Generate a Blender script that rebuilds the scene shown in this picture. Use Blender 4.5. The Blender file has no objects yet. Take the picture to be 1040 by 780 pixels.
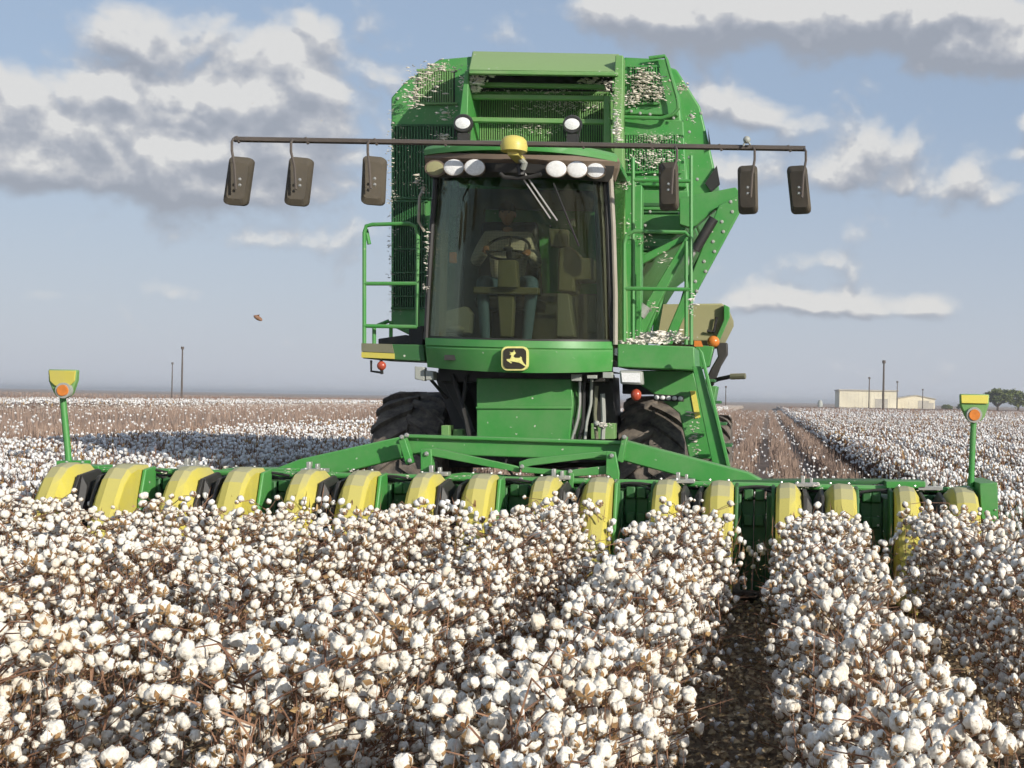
import bpy, math, random
import numpy as np
from mathutils import Matrix, Vector
random.seed(7); RNG = np.random.default_rng(7)
S = bpy.context.scene; C = S.collection
R = math.radians

# ------------------------------------------------------------------ camera
F, CX, CY, H = 1300.0, 780.0, 407.9, 1.75
ROLL = R(1.05); CR, SR = math.cos(ROLL), math.sin(ROLL)
def P(px, py, Y):
    """world point at depth Y seen at photo pixel (px,py)"""
    u, d = px - CX, py - CY
    return ((u*CR + d*SR)/F*Y, Y, H + (u*SR - d*CR)/F*Y)
cam = bpy.data.cameras.new('camera'); co = bpy.data.objects.new('camera', cam); C.objects.link(co)
cam.sensor_width = 36; cam.lens = 45; cam.clip_start = .1; cam.clip_end = 20000
cam.shift_x = -260/1040; cam.shift_y = 17.9/1040
co.matrix_world = Matrix.Translation((0, 0, H)) @ Matrix.Rotation(R(90), 4, 'X') @ Matrix.Rotation(ROLL, 4, 'Z')
S.camera = co

# ------------------------------------------------------------------ materials
def node_mat(name):
    m = bpy.data.materials.new(name); m.use_nodes = True
    nt = m.node_tree; b = nt.nodes['Principled BSDF']
    return m, nt, b
def N(nt, t, **kw):
    n = nt.nodes.new(t)
    for k, v in kw.items(): setattr(n, k, v)
    return n
def noise(nt, scale, detail=4, rough=.6, coord='Object', vscale=None):
    tc = N(nt, 'ShaderNodeTexCoord'); n = N(nt, 'ShaderNodeTexNoise')
    n.inputs['Scale'].default_value = scale; n.inputs['Detail'].default_value = detail; n.inputs['Roughness'].default_value = rough
    if vscale:
        mp = N(nt, 'ShaderNodeMapping'); mp.inputs['Scale'].default_value = vscale
        nt.links.new(tc.outputs[coord], mp.inputs[0]); nt.links.new(mp.outputs[0], n.inputs['Vector'])
    else: nt.links.new(tc.outputs[coord], n.inputs['Vector'])
    return n.outputs['Fac']
def ramp(nt, fac, stops):
    r = N(nt, 'ShaderNodeValToRGB'); e = r.color_ramp.elements
    while len(e) < len(stops): e.new(.5)
    for i, (p, c) in enumerate(stops):
        e[i].position = p; e[i].color = (*c, 1) if len(c) == 3 else c
    nt.links.new(fac, r.inputs[0]); return r.outputs[0]
def mixc(nt, fac, a, b):
    m = N(nt, 'ShaderNodeMix', data_type='RGBA')
    if isinstance(fac, float): m.inputs[0].default_value = fac
    else: nt.links.new(fac, m.inputs[0])
    for k, v in ((6, a), (7, b)):
        if isinstance(v, tuple): m.inputs[k].default_value = (*v, 1)
        else: nt.links.new(v, m.inputs[k])
    return m.outputs[2]
def mth(nt, op, a, b=None, c=None, clamp=False):
    m = N(nt, 'ShaderNodeMath', operation=op); m.use_clamp = clamp
    for i, v in enumerate((a, b, c)):
        if v is None: continue
        if isinstance(v, (int, float)): m.inputs[i].default_value = v
        else: nt.links.new(v, m.inputs[i])
    return m.outputs[0]
def bump(nt, b, h, strength=.3, dist=.01):
    n = N(nt, 'ShaderNodeBump'); n.inputs['Strength'].default_value = strength; n.inputs['Distance'].default_value = dist
    nt.links.new(h, n.inputs['Height']); nt.links.new(n.outputs[0], b.inputs['Normal'])
def paint(name, col, rough=.4, dust=.35, dustcol=(.33, .28, .2), topdust=.6, metal=0.0, spots=True):
    m, nt, b = node_mat(name)
    n1 = noise(nt, 2.3, 6, .65); n2 = noise(nt, 23, 4, .7)
    f = mth(nt, 'MULTIPLY', mth(nt, 'SUBTRACT', n1, .38, clamp=True), 2.6*dust, clamp=True)
    f = mth(nt, 'ADD', f, mth(nt, 'MULTIPLY', mth(nt, 'SUBTRACT', n2, .5, clamp=True), 1.2*dust), clamp=True)
    g = N(nt, 'ShaderNodeNewGeometry'); sp = N(nt, 'ShaderNodeSeparateXYZ'); nt.links.new(g.outputs['Normal'], sp.inputs[0])
    up = mth(nt, 'MULTIPLY', mth(nt, 'MULTIPLY', mth(nt, 'SUBTRACT', sp.outputs[2], .35, clamp=True), 1.6, clamp=True), topdust)
    f = mth(nt, 'MAXIMUM', f, up)
    c = mixc(nt, f, col, dustcol)
    if spots:   # lint fluff and mud spots stuck to the paint
        v = N(nt, 'ShaderNodeTexVoronoi'); v.inputs['Scale'].default_value = 9
        tc = N(nt, 'ShaderNodeTexCoord'); nt.links.new(tc.outputs['Object'], v.inputs['Vector'])
        s = mth(nt, 'LESS_THAN', v.outputs['Distance'], .09)
        s = mth(nt, 'MULTIPLY', s, mth(nt, 'GREATER_THAN', n2, .52))
        c = mixc(nt, s, c, (.55, .55, .47))
    nt.links.new(c, b.inputs['Base Color'])
    nt.links.new(mth(nt, 'ADD', mth(nt, 'MULTIPLY', f, .45), rough, clamp=True), b.inputs['Roughness'])
    b.inputs['Metallic'].default_value = metal
    bump(nt, b, n2, .12, .004)
    return m
M = {}
M['green'] = paint('green_paint', (.048, .265, .050), .40, .42, (.20, .29, .15), .6)
M['green_dusty'] = paint('dusty_green_paint', (.12, .30, .08), .5, .5, (.31, .36, .19), .7)
M['shaded_green'] = paint('shaded_green_paint', (.02, .12, .03), .5, .3, (.12, .13, .07), .4)  # machine green darkened, so shade of cabinets and gaps sits in the colour
M['yellow'] = paint('yellow_plastic', (.55, .475, .06), .75, .42, (.38, .36, .21), 1.2, spots=False)
M['dome'] = paint('dome_yellow', (.62, .52, .12), .4, .15, (.42, .37, .2), .2, spots=False)
M['black'] = paint('black_metal', (.018, .018, .018), .5, .25, (.11, .095, .075), .5, spots=False)
M['rubber'] = paint('hose_rubber', (.012, .012, .013), .6, .2, (.09, .08, .06), .5, spots=False)
M['housing'] = paint('dusty_brown_housing', (.17, .125, .09), .7, .4, (.24, .19, .14), .5, spots=False)
M['bar'] = paint('rusty_mirror_bar', (.075, .062, .052), .7, .5, (.16, .13, .11), .2, spots=False)
M['mirror'] = paint('dusty_mirror_back', (.055, .046, .033), .75, .55, (.15, .125, .09), .1, spots=False)
M['steel'] = paint('bare_steel', (.5, .5, .48), .35, .3, (.4, .36, .28), .5, metal=.6, spots=False)
M['tan'] = paint('dusty_tan_cover', (.30, .29, .14), .6, .5, (.36, .33, .19), .3)
M['decal'] = paint('yellow_decal', (.68, .6, .1), .5, .1, spots=False, topdust=0)
M['chrome_trim'] = paint('pale_trim', (.38, .35, .29), .6, .6, (.28, .24, .18), .5, spots=False)
M['grey'] = paint('grey_console', (.12, .13, .115), .6, .2, spots=False)
M['palegrey'] = paint('pale_grey_plastic', (.34, .36, .33), .5, .2, spots=False)
M['dim'] = paint('dim_grey_plastic', (.17, .19, .16), .6, .2, spots=False)
M['khaki'] = paint('khaki_panel', (.14, .145, .09), .6, .3, spots=False)

def simple(name, col, rough=.5, metal=0, emit=None, spec=None, nz=None):
    m, nt, b = node_mat(name)
    b.inputs['Roughness'].default_value = rough; b.inputs['Metallic'].default_value = metal
    if nz:
        f = noise(nt, nz, 4, .6)
        nt.links.new(mixc(nt, f, tuple(x*.65 for x in col), tuple(min(1, x*1.35) for x in col)), b.inputs['Base Color'])
    else: b.inputs['Base Color'].default_value = (*col, 1)
    if spec is not None: b.inputs['Specular IOR Level'].default_value = spec
    return m
M['lens'] = simple('lamp_lens', (.85, .85, .80), .45, 0, nz=60)
M['orange'] = simple('orange_lens', (.62, .20, .035), .25, nz=20)
M['red'] = simple('red_lens', (.42, .075, .04), .25, nz=20)
M['skin'] = simple('skin', (.42, .22, .14), .55, nz=20)
M['jeans'] = simple('denim', (.09, .16, .25), .9, nz=40)
M['hair'] = simple('dark_cap', (.05, .035, .03), .9, nz=20)
M['badge_black'] = simple('badge_black', (.03, .024, .015), .5, nz=20)
M['badge_yellow'] = simple('badge_yellow', (.8, .72, .25), .5, nz=20)
M['shed'] = simple('shed_wall', (.74, .68, .52), .8, nz=.2)
M['shed_roof'] = simple('shed_roof', (.45, .42, .36), .7, nz=.5)
M['wood'] = simple('weathered_wood', (.10, .08, .065), .9, nz=3)
M['bark'] = simple('bark', (.08, .06, .045), .9, nz=4)
def shirt_mat():
    m, nt, b = node_mat('plaid_shirt')
    tc = N(nt, 'ShaderNodeTexCoord'); fac = None
    for d in ('X', 'Z'):
        w = N(nt, 'ShaderNodeTexWave', bands_direction=d); w.inputs['Scale'].default_value = 11; w.inputs['Distortion'].default_value = .8
        nt.links.new(tc.outputs['Object'], w.inputs['Vector'])
        fac = w.outputs['Fac'] if fac is None else mth(nt, 'MULTIPLY', fac, w.outputs['Fac'])
    nt.links.new(mixc(nt, fac, (.72, .66, .63), (.36, .33, .35)), b.inputs['Base Color']); b.inputs['Roughness'].default_value = .95
    return m
M['shirt'] = shirt_mat()
def tyre_mat():
    m, nt, b = node_mat('tyre_rubber')
    n = noise(nt, 7, 6, .7)
    nt.links.new(ramp(nt, n, [(.3, (.035, .032, .03)), (.6, (.19, .16, .13)), (.8, (.30, .25, .195))]), b.inputs['Base Color'])
    b.inputs['Roughness'].default_value = .9; bump(nt, b, noise(nt, 40, 3), .4, .01)
    return m
M['tyre'] = tyre_mat()
def glass_mat():
    m, nt, b = node_mat('tinted_glass'); nt.nodes.remove(b)
    out = nt.nodes['Material Output']
    tr = N(nt, 'ShaderNodeBsdfTransparent'); tr.inputs[0].default_value = (.68, .70, .61, 1)
    gl = N(nt, 'ShaderNodeBsdfGlossy'); gl.inputs['Roughness'].default_value = .03; gl.inputs['Color'].default_value = (.8, .85, .8, 1)
    df = N(nt, 'ShaderNodeBsdfDiffuse'); df.inputs[0].default_value = (.28, .25, .17, 1)
    fr = N(nt, 'ShaderNodeFresnel'); fr.inputs[0].default_value = 1.45
    mx = N(nt, 'ShaderNodeMixShader'); nt.links.new(mth(nt, 'MULTIPLY', fr.outputs[0], .45), mx.inputs[0]); nt.links.new(tr.outputs[0], mx.inputs[1]); nt.links.new(gl.outputs[0], mx.inputs[2])
    dn = noise(nt, 3, 6, .7, vscale=(2.5, 1, .5))
    dust = mth(nt, 'MULTIPLY', mth(nt, 'SUBTRACT', dn, .3, clamp=True), .10)
    m2 = N(nt, 'ShaderNodeMixShader'); nt.links.new(dust, m2.inputs[0]); nt.links.new(mx.outputs[0], m2.inputs[1]); nt.links.new(df.outputs[0], m2.inputs[2])
    nt.links.new(m2.outputs[0], out.inputs[0]); return m
M['glass'] = glass_mat()
def lint_mat():
    m, nt, b = node_mat('cotton_lint')
    g = N(nt, 'ShaderNodeNewGeometry'); n_ = []
    for sc in (90, 2.2):
        q = N(nt, 'ShaderNodeTexNoise'); q.inputs['Scale'].default_value = sc; q.inputs['Detail'].default_value = 3; nt.links.new(g.outputs['Position'], q.inputs['Vector']); n_.append(q.outputs['Fac'])
    n, n2 = n_
    c = ramp(nt, n, [(.25, (.54, .47, .37)), (.48, (.78, .74, .66)), (.8, (.85, .82, .76))])
    nt.links.new(mixc(nt, mth(nt, 'MULTIPLY', mth(nt, 'SUBTRACT', n2, .5, clamp=True), 2.2), c, (.62, .50, .34)), b.inputs['Base Color'])
    b.inputs['Roughness'].default_value = 1; b.inputs['Specular IOR Level'].default_value = .05
    bump(nt, b, n, .6, .006); return m
M['lint'] = lint_mat()
M['far_lint'] = simple('far_cotton_lint', (.82, .79, .74), 1, spec=0, nz=.8)
M['dirty_lint'] = simple('dirty_lint', (.62, .58, .49), 1, spec=0, nz=25)
def brown_mat(name, a, b_, sc):
    m, nt, b = node_mat(name)
    g = N(nt, 'ShaderNodeNewGeometry'); q = N(nt, 'ShaderNodeTexNoise'); q.inputs['Scale'].default_value = sc; nt.links.new(g.outputs['Position'], q.inputs['Vector'])
    nt.links.new(ramp(nt, q.outputs['Fac'], [(.3, a), (.7, b_)]), b.inputs['Base Color'])
    b.inputs['Roughness'].default_value = .9; b.inputs['Specular IOR Level'].default_value = .1; return m
M['stem'] = brown_mat('cotton_stem', (.14, .075, .05), (.34, .20, .13), 6)
M['bur'] = brown_mat('cotton_bur', (.17, .085, .04), (.42, .27, .13), 9)
M['dryleaf'] = brown_mat('dry_leaf', (.17, .085, .04), (.50, .35, .17), 9)
M['stubble'] = brown_mat('stubble_stalk', (.20, .14, .11), (.41, .305, .24), 1.5)
M['litter'] = brown_mat('leaf_litter_tan', (.26, .18, .10), (.66, .53, .34), 14)
M['leaf'] = brown_mat('tree_leaf', (.07, .10, .03), (.20, .22, .075), .6)
def ground_mat():
    m, nt, b = node_mat('field_soil')
    big = noise(nt, .012, 5, .6); mid = noise(nt, .9, 6, .65); fine = noise(nt, 26, 6, .75)
    c = ramp(nt, fine, [(.32, (.13, .092, .06)), (.5, (.33, .245, .165)), (.72, (.52, .42, .29))])
    far = ramp(nt, mid, [(.3, (.25, .19, .15)), (.7, (.37, .29, .235))])
    g = N(nt, 'ShaderNodeNewGeometry'); sp = N(nt, 'ShaderNodeSeparateXYZ'); nt.links.new(g.outputs['Position'], sp.inputs[0])
    f = mth(nt, 'MULTIPLY', mth(nt, 'SUBTRACT', sp.outputs[1], 9.0, clamp=False), .12, clamp=True)
    c = mixc(nt, f, c, far)
    c = mixc(nt, mth(nt, 'MULTIPLY', mth(nt, 'SUBTRACT', big, .45, clamp=True), 2.0, clamp=True), c, (.36, .29, .22))
    nt.links.new(c, b.inputs['Base Color']); b.inputs['Roughness'].default_value = 1; b.inputs['Specular IOR Level'].default_value = .05
    bump(nt, b, fine, 1, .04); return m
M['ground'] = ground_mat()
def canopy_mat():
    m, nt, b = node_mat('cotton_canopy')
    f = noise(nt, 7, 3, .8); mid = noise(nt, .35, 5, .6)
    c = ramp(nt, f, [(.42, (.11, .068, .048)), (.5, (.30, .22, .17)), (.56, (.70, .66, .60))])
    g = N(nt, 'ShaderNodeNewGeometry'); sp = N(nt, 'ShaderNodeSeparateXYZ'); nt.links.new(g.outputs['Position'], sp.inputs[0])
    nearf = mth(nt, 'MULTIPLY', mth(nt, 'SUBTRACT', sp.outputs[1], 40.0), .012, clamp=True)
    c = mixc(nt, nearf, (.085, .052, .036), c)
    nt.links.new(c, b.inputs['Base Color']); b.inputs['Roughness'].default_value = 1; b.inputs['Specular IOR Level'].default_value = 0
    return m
M['canopy'] = canopy_mat()

# ------------------------------------------------------------------ mesh helpers
class MB:
    def __init__(s): s.v = []; s.f = []; s.m = []; s.sm = []
    def add(s, vs, fs, mat=0, smooth=False):
        o = len(s.v); s.v += [tuple(v) for v in vs]
        for f in fs: s.f.append([i+o for i in f]); s.m.append(mat); s.sm.append(smooth)
        return s
    def prism(s, pts, Y0, Y1, mat=0):
        """outline in photo pixels placed at depth Y0, real thickness back to Y1"""
        a = [P(x, y, Y0) for x, y in pts]
        return s.extr(a, (0, Y1-Y0, 0), mat)
    def extr(s, a, d, mat=0):
        n = len(a); b = [(p[0]+d[0], p[1]+d[1], p[2]+d[2]) for p in a]
        fs = [list(range(n))[::-1], [n+i for i in range(n)]] + [[i, (i+1) % n, n+(i+1) % n, n+i] for i in range(n)]
        return s.add(a+b, fs, mat)
    def rect(s, x0, y0, x1, y1, Y0, Y1, mat=0): return s.prism([(x0, y0), (x1, y0), (x1, y1), (x0, y1)], Y0, Y1, mat)
    def box(s, lo, hi, mat=0, top=None):
        (a, b, c), (d, e, f) = lo, hi
        return s.add([(a,b,c),(d,b,c),(d,e,c),(a,e,c),(a,b,f),(d,b,f),(d,e,f),(a,e,f)],
                     [(0,3,2,1),(4,5,6,7),(0,1,5,4),(1,2,6,5),(2,3,7,6),(3,0,4,7)], mat)
    def tube(s, pts, r, n=8, mat=0, closed=False, smooth=True):
        pts = [Vector(p) for p in pts]; rr = r if isinstance(r, (list, tuple)) else [r]*len(pts)
        vs, up0 = [], None
        for i, p in enumerate(pts):
            a = pts[(i-1) % len(pts)] if (i > 0 or closed) else p
            b = pts[(i+1) % len(pts)] if (i < len(pts)-1 or closed) else p
            t = (b-a).normalized()
            if up0 is None: up0 = Vector((0, 0, 1)) if abs(t.z) < .9 else Vector((1, 0, 0))
            u = (up0 - t*up0.dot(t)); u = u.normalized() if u.length > 1e-4 else t.orthogonal().normalized()
            up0 = u; w = t.cross(u)
            for k in range(n):
                an = 2*math.pi*k/n; vs.append(p + (u*math.cos(an)+w*math.sin(an))*rr[i])
        fs = []; L = len(pts)
        for i in range(L if closed else L-1):
            for k in range(n):
                a0, b0 = i*n, ((i+1) % L)*n
                fs.append((a0+k, a0+(k+1) % n, b0+(k+1) % n, b0+k))
        if not closed:
            fs.append(tuple(range(n))[::-1]); fs.append(tuple((L-1)*n+k for k in range(n)))
        return s.add(vs, fs, mat, smooth)
    def ptube(s, pts, r, n=8, mat=0, closed=False): return s.tube([P(*p) for p in pts], r, n, mat, closed)
    def lathe(s, prof, c, axis='X', n=32, mat=0, smooth=True):
        """prof: (axial, radius)"""
        vs = []
        for a, r in prof:
            for k in range(n):
                an = 2*math.pi*k/n; p, q = r*math.cos(an), r*math.sin(an)
                v = {'X': (a, p, q), 'Y': (q, a, p), 'Z': (p, q, a)}[axis]
                vs.append((c[0]+v[0], c[1]+v[1], c[2]+v[2]))
        fs = [(i*n+k, i*n+(k+1) % n, (i+1)*n+(k+1) % n, (i+1)*n+k) for i in range(len(prof)-1) for k in range(n)]
        fs.append(tuple(range(n))[::-1]); fs.append(tuple((len(prof)-1)*n+k for k in range(n)))
        return s.add(vs, fs, mat, smooth)
    def ell(s, c, r, mat=0, n=14, m=9, rot=None):
        vs, fs = [], []
        for i in range(m+1):
            t = math.pi*i/m
            for k in range(n):
                a = 2*math.pi*k/n
                v = Vector((r[0]*math.sin(t)*math.cos(a), r[1]*math.sin(t)*math.sin(a), r[2]*math.cos(t)))
                if rot: v = rot @ v
                vs.append((c[0]+v.x, c[1]+v.y, c[2]+v.z))
        for i in range(m):
            for k in range(n): fs.append((i*n+k, (i+1)*n+k, (i+1)*n+(k+1) % n, i*n+(k+1) % n))
        return s.add(vs, fs, mat, True)
    def build(s, name, mats, parent=None, bevel=0, origin=None):
        me = bpy.data.meshes.new(name)
        og = Vector(origin) if origin else Vector((0, 0, 0))
        if parent is not None and not origin: og = Vector(ROOTLOC.get(root_of(parent).name, (0, 0, 0)))
        me.from_pydata([(v[0]-og.x, v[1]-og.y, v[2]-og.z) for v in s.v], [], s.f)
        for m in (mats if isinstance(mats, (list, tuple)) else [mats]): me.materials.append(M[m] if isinstance(m, str) else m)
        me.polygons.foreach_set('material_index', s.m); me.polygons.foreach_set('use_smooth', s.sm); me.update()
        o = bpy.data.objects.new(name, me); C.objects.link(o)
        if parent is not None: o.parent = parent
        elif origin: o.location = og
        import bmesh
        bm = bmesh.new(); bm.from_mesh(me); bmesh.ops.recalc_face_normals(bm, faces=bm.faces); bm.to_mesh(me); bm.free()
        if any(s.sm) or bevel: me.polygons.foreach_set('use_smooth', [True]*len(me.polygons)); me.set_sharp_from_angle(angle=R(38))
        if bevel:
            b = o.modifiers.new('bevel', 'BEVEL'); b.width = bevel; b.segments = 2; b.limit_method = 'ANGLE'; b.angle_limit = R(40)
        return o
ROOTLOC = {}
def root_of(o):
    while o.parent: o = o.parent
    return o
def tag(o, label=None, cat=None, group=None, kind=None):
    for k, v in (('label', label), ('category', cat), ('group', group), ('kind', kind)):
        if v: o[k] = v
    return o
def empty(name, loc, label, cat, group=None, parent=None):
    o = bpy.data.objects.new(name, None); C.objects.link(o); o.location = loc; o.empty_display_size = .2
    if parent: o.parent = parent
    else:
        ROOTLOC[o.name] = tuple(loc); tag(o, label, cat, group)
    return o

class NPM:
    """numpy mesh collector of triangles/quads"""
    def __init__(s): s.V = []; s.Fa = []; s.Mi = []; s.n = 0
    def add(s, V, T, mi):
        s.V.append(V.astype(np.float32)); s.Fa.append((T + s.n).astype(np.int32)); s.Mi.append(np.full(len(T), mi, np.int32)); s.n += len(V)
    def scatter(s, bv, bt, pos, scale, mi, tilt=.6, flat=None):
        n = len(pos); a = RNG.uniform(0, 2*np.pi, n); t = RNG.uniform(-tilt, tilt, n)
        ca, sa, ct, st = np.cos(a), np.sin(a), np.cos(t), np.sin(t)
        sc = np.broadcast_to(np.asarray(scale, float).reshape(-1, 1) if np.ndim(scale) else np.full((n, 1), scale), (n, 1))
        v = bv[None]*sc[:, :, None]
        x, y, z = v[..., 0], v[..., 1], v[..., 2]
        if flat is not None: z = z*flat
        y2, z2 = y*ct[:, None]-z*st[:, None], y*st[:, None]+z*ct[:, None]
        X, Y = x*ca[:, None]-y2*sa[:, None], x*sa[:, None]+y2*ca[:, None]
        V = np.stack([X, Y, z2], -1) + pos[:, None, :]
        T = bt[None] + (np.arange(n)*len(bv))[:, None, None]
        s.add(V.reshape(-1, 3), T.reshape(-1, bt.shape[1]), mi)
    def mesh(s, name, mats, smooth_mi=()):
        me = bpy.data.meshes.new(name); V = np.concatenate(s.V)
        tot = sum(len(f) for f in s.Fa); loops = np.concatenate([f.ravel() for f in s.Fa])
        cnt = np.concatenate([np.full(len(f), f.shape[1], np.int32) for f in s.Fa])
        me.vertices.add(len(V)); me.vertices.foreach_set('co', V.ravel())
        me.loops.add(len(loops)); me.loops.foreach_set('vertex_index', loops)
        me.polygons.add(tot); me.polygons.foreach_set('loop_start', np.concatenate([[0], np.cumsum(cnt)[:-1]]).astype(np.int32))
        mi = np.concatenate(s.Mi); me.polygons.foreach_set('material_index', mi)
        me.polygons.foreach_set('use_smooth', np.isin(mi, list(smooth_mi)))
        for m in mats: me.materials.append(M[m])
        me.update(calc_edges=True); return me
    def obj(s, name, mats, smooth_mi=()):
        o = bpy.data.objects.new(name, s.mesh(name, mats, smooth_mi)); C.objects.link(o); return o
def ico(sub):
    import bmesh
    bm = bmesh.new(); bmesh.ops.create_icosphere(bm, subdivisions=sub, radius=1)
    v = np.array([x.co for x in bm.verts]); t = np.array([[q.index for q in f.verts] for f in bm.faces]); bm.free(); return v, t
OCT = (np.array([(1,0,0),(-1,0,0),(0,1,0),(0,-1,0),(0,0,1),(0,0,-1)], float)*1.15, np.array([(0,2,4),(2,1,4),(1,3,4),(3,0,4),(2,0,5),(1,2,5),(3,1,5),(0,3,5)]))
def lumpy(v, seed, k=.16):
    r = np.random.default_rng(seed); a = r.uniform(0, 6.28)
    th = np.arctan2(v[:, 1], v[:, 0]); rad = np.hypot(v[:, 0], v[:, 1])
    g = 1 + k*np.cos(4*(th-a))*rad
    for _ in range(5):
        d = r.normal(size=3); d /= np.linalg.norm(d); g += .10*np.clip(v@d, 0, 1)**3*r.choice([-1, 1.3])
    out = v*g[:, None]; out[:, 2] *= r.uniform(.85, 1.3); out[:, 0] *= r.uniform(.8, 1.1); return out

# ------------------------------------------------------------------ ground
HEAD_C = [80, 204, 328, 452.5, 577, 703.5, 830.5, 955.5]
ROWX = [(c-780)/125*CR for c in HEAD_C]
PITCH = (ROWX[-1]-ROWX[0])/7
XL, XR = ROWX[0]-.5*PITCH, ROWX[-1]+.5*PITCH
ys = np.concatenate([np.arange(-12, 2.5, 1.0), np.arange(2.5, 13, .06), np.geomspace(13, 9000, 60)])
xs = np.concatenate([-np.geomspace(9000, 6, 40), np.arange(-5.9, 3.2, .06), np.geomspace(3.2, 9000, 40)])
gx, gy = np.meshgrid(xs, ys)
def vnoise(x, y, seed):
    r = np.random.default_rng(seed); o = 0
    for k in range(7):
        a = r.uniform(0, 6.28); fr = r.uniform(3, 22); o = o + np.sin(x*fr*np.cos(a)+y*fr*np.sin(a)+r.uniform(0, 6.28))/7
    return o
near = (np.abs(gx) < 7) & (gy > 2) & (gy < 14)
gz = np.where(near, .05*vnoise(gx, gy, 3) + RNG.uniform(-.02, .02, gx.shape), 0)
ph = (gx-ROWX[0])/PITCH
gz += np.where(near, .04*np.cos(2*np.pi*ph), 0)
g = NPM(); idx = np.arange(gx.size).reshape(gx.shape)
g.add(np.stack([gx, gy, gz], -1).reshape(-1, 3), np.stack([idx[:-1, :-1], idx[:-1, 1:], idx[1:, 1:], idx[1:, :-1]], -1).reshape(-1, 4), 0)
tag(g.obj('ground', ['ground'], (0,)), kind='structure')

# ------------------------------------------------------------------ cotton
ico1, ico2, ico3 = ico(1), ico(2), ico(3)
def bur(seed):
    r = np.random.default_rng(seed); V, T = [], []
    for k in range(5):
        a = k*2*np.pi/5 + r.uniform(-.2, .2); L = r.uniform(.95, 1.35)
        c, s = np.cos(a), np.sin(a); w = .30
        b = len(V)
        V += [(0, 0, -1.0), (c*.75-s*w, s*.75+c*w, -.75), (c*.75+s*w, s*.75-c*w, -.75), (c*L, s*L, r.uniform(-.5, .1))]
        T += [(b, b+2, b+1), (b+1, b+2, b+3)]
    return np.array(V), np.array(T)
def locks(v, seed):
    """an open boll: four or five fluffy locks with creases between them"""
    r = np.random.default_rng(seed); c = []
    nl = 4 + seed % 2
    for k in range(nl):
        a = 2*np.pi*k/nl + r.uniform(-.25, .25); c.append((np.cos(a)*.42, np.sin(a)*.42, r.uniform(-.15, .2), r.uniform(.55, .68)))
    c.append((r.uniform(-.1, .1), r.uniform(-.1, .1), .25, .6))
    out = np.zeros(len(v))
    for (x, y, z, R_) in c:      # ray from the centre to the far side of each lock
        q = np.array([x, y, z]); b = v@q; disc = b*b-(q@q)+R_*R_
        out = np.maximum(out, np.where(disc > 0, b+np.sqrt(np.maximum(disc, 0)), 0))
    out = np.maximum(out, .5)
    for f, am in ((3.5, .08), (7, .065), (13, .05)):
        for _ in range(3):
            d = r.normal(size=3); d /= np.linalg.norm(d); out = out + am*np.sin(f*(v@d)*2+r.uniform(0, 6.28))*.6
    o = v*out[:, None]*1.02; o[:, 2] *= r.uniform(.9, 1.25); return o
BOLL = []
for k in range(6):
    n = NPM(); lv = locks(ico3[0], 50+k); n.add(lv, ico3[1], 0); lv = locks(ico2[0], 50+k)
    rr = np.random.default_rng(900+k); q = rr.integers(len(lv), size=70); pos = lv[q]; dd = pos/np.linalg.norm(pos, axis=1)[:, None]
    sd = rr.normal(size=(70, 3)); tip = pos*.97 + dd*rr.uniform(.04, .20, (70, 1)) + sd*.10       # loose fibres standing off the locks
    fv = np.stack([pos*.95+sd*.05, pos*.95-sd*.05, tip], 1).reshape(-1, 3); ft = np.arange(210).reshape(-1, 3); n.add(fv, ft, 0)
    bv, bt = bur(k); n.add(bv, bt, 1)
    BOLL.append((n.mesh('boll', ['lint', 'bur'], (0,)), lv, ico2[1], bv, bt))
def tube_np(p0, p1, r0, r1, k=4):
    p0, p1 = np.array(p0), np.array(p1); t = p1-p0; t = t/np.linalg.norm(t)
    u = np.cross(t, (0.3, .2, 1) if abs(t[2]) < .9 else (1, 0, 0)); u /= np.linalg.norm(u); w = np.cross(t, u)
    a = np.arange(k)*2*np.pi/k; ring = np.cos(a)[:, None]*u+np.sin(a)[:, None]*w
    V = np.concatenate([p0+ring*r0, p1+ring*r1]); i = np.arange(k)
    return V, np.stack([i, (i+1) % k, k+(i+1) % k, k+i], -1)
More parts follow.
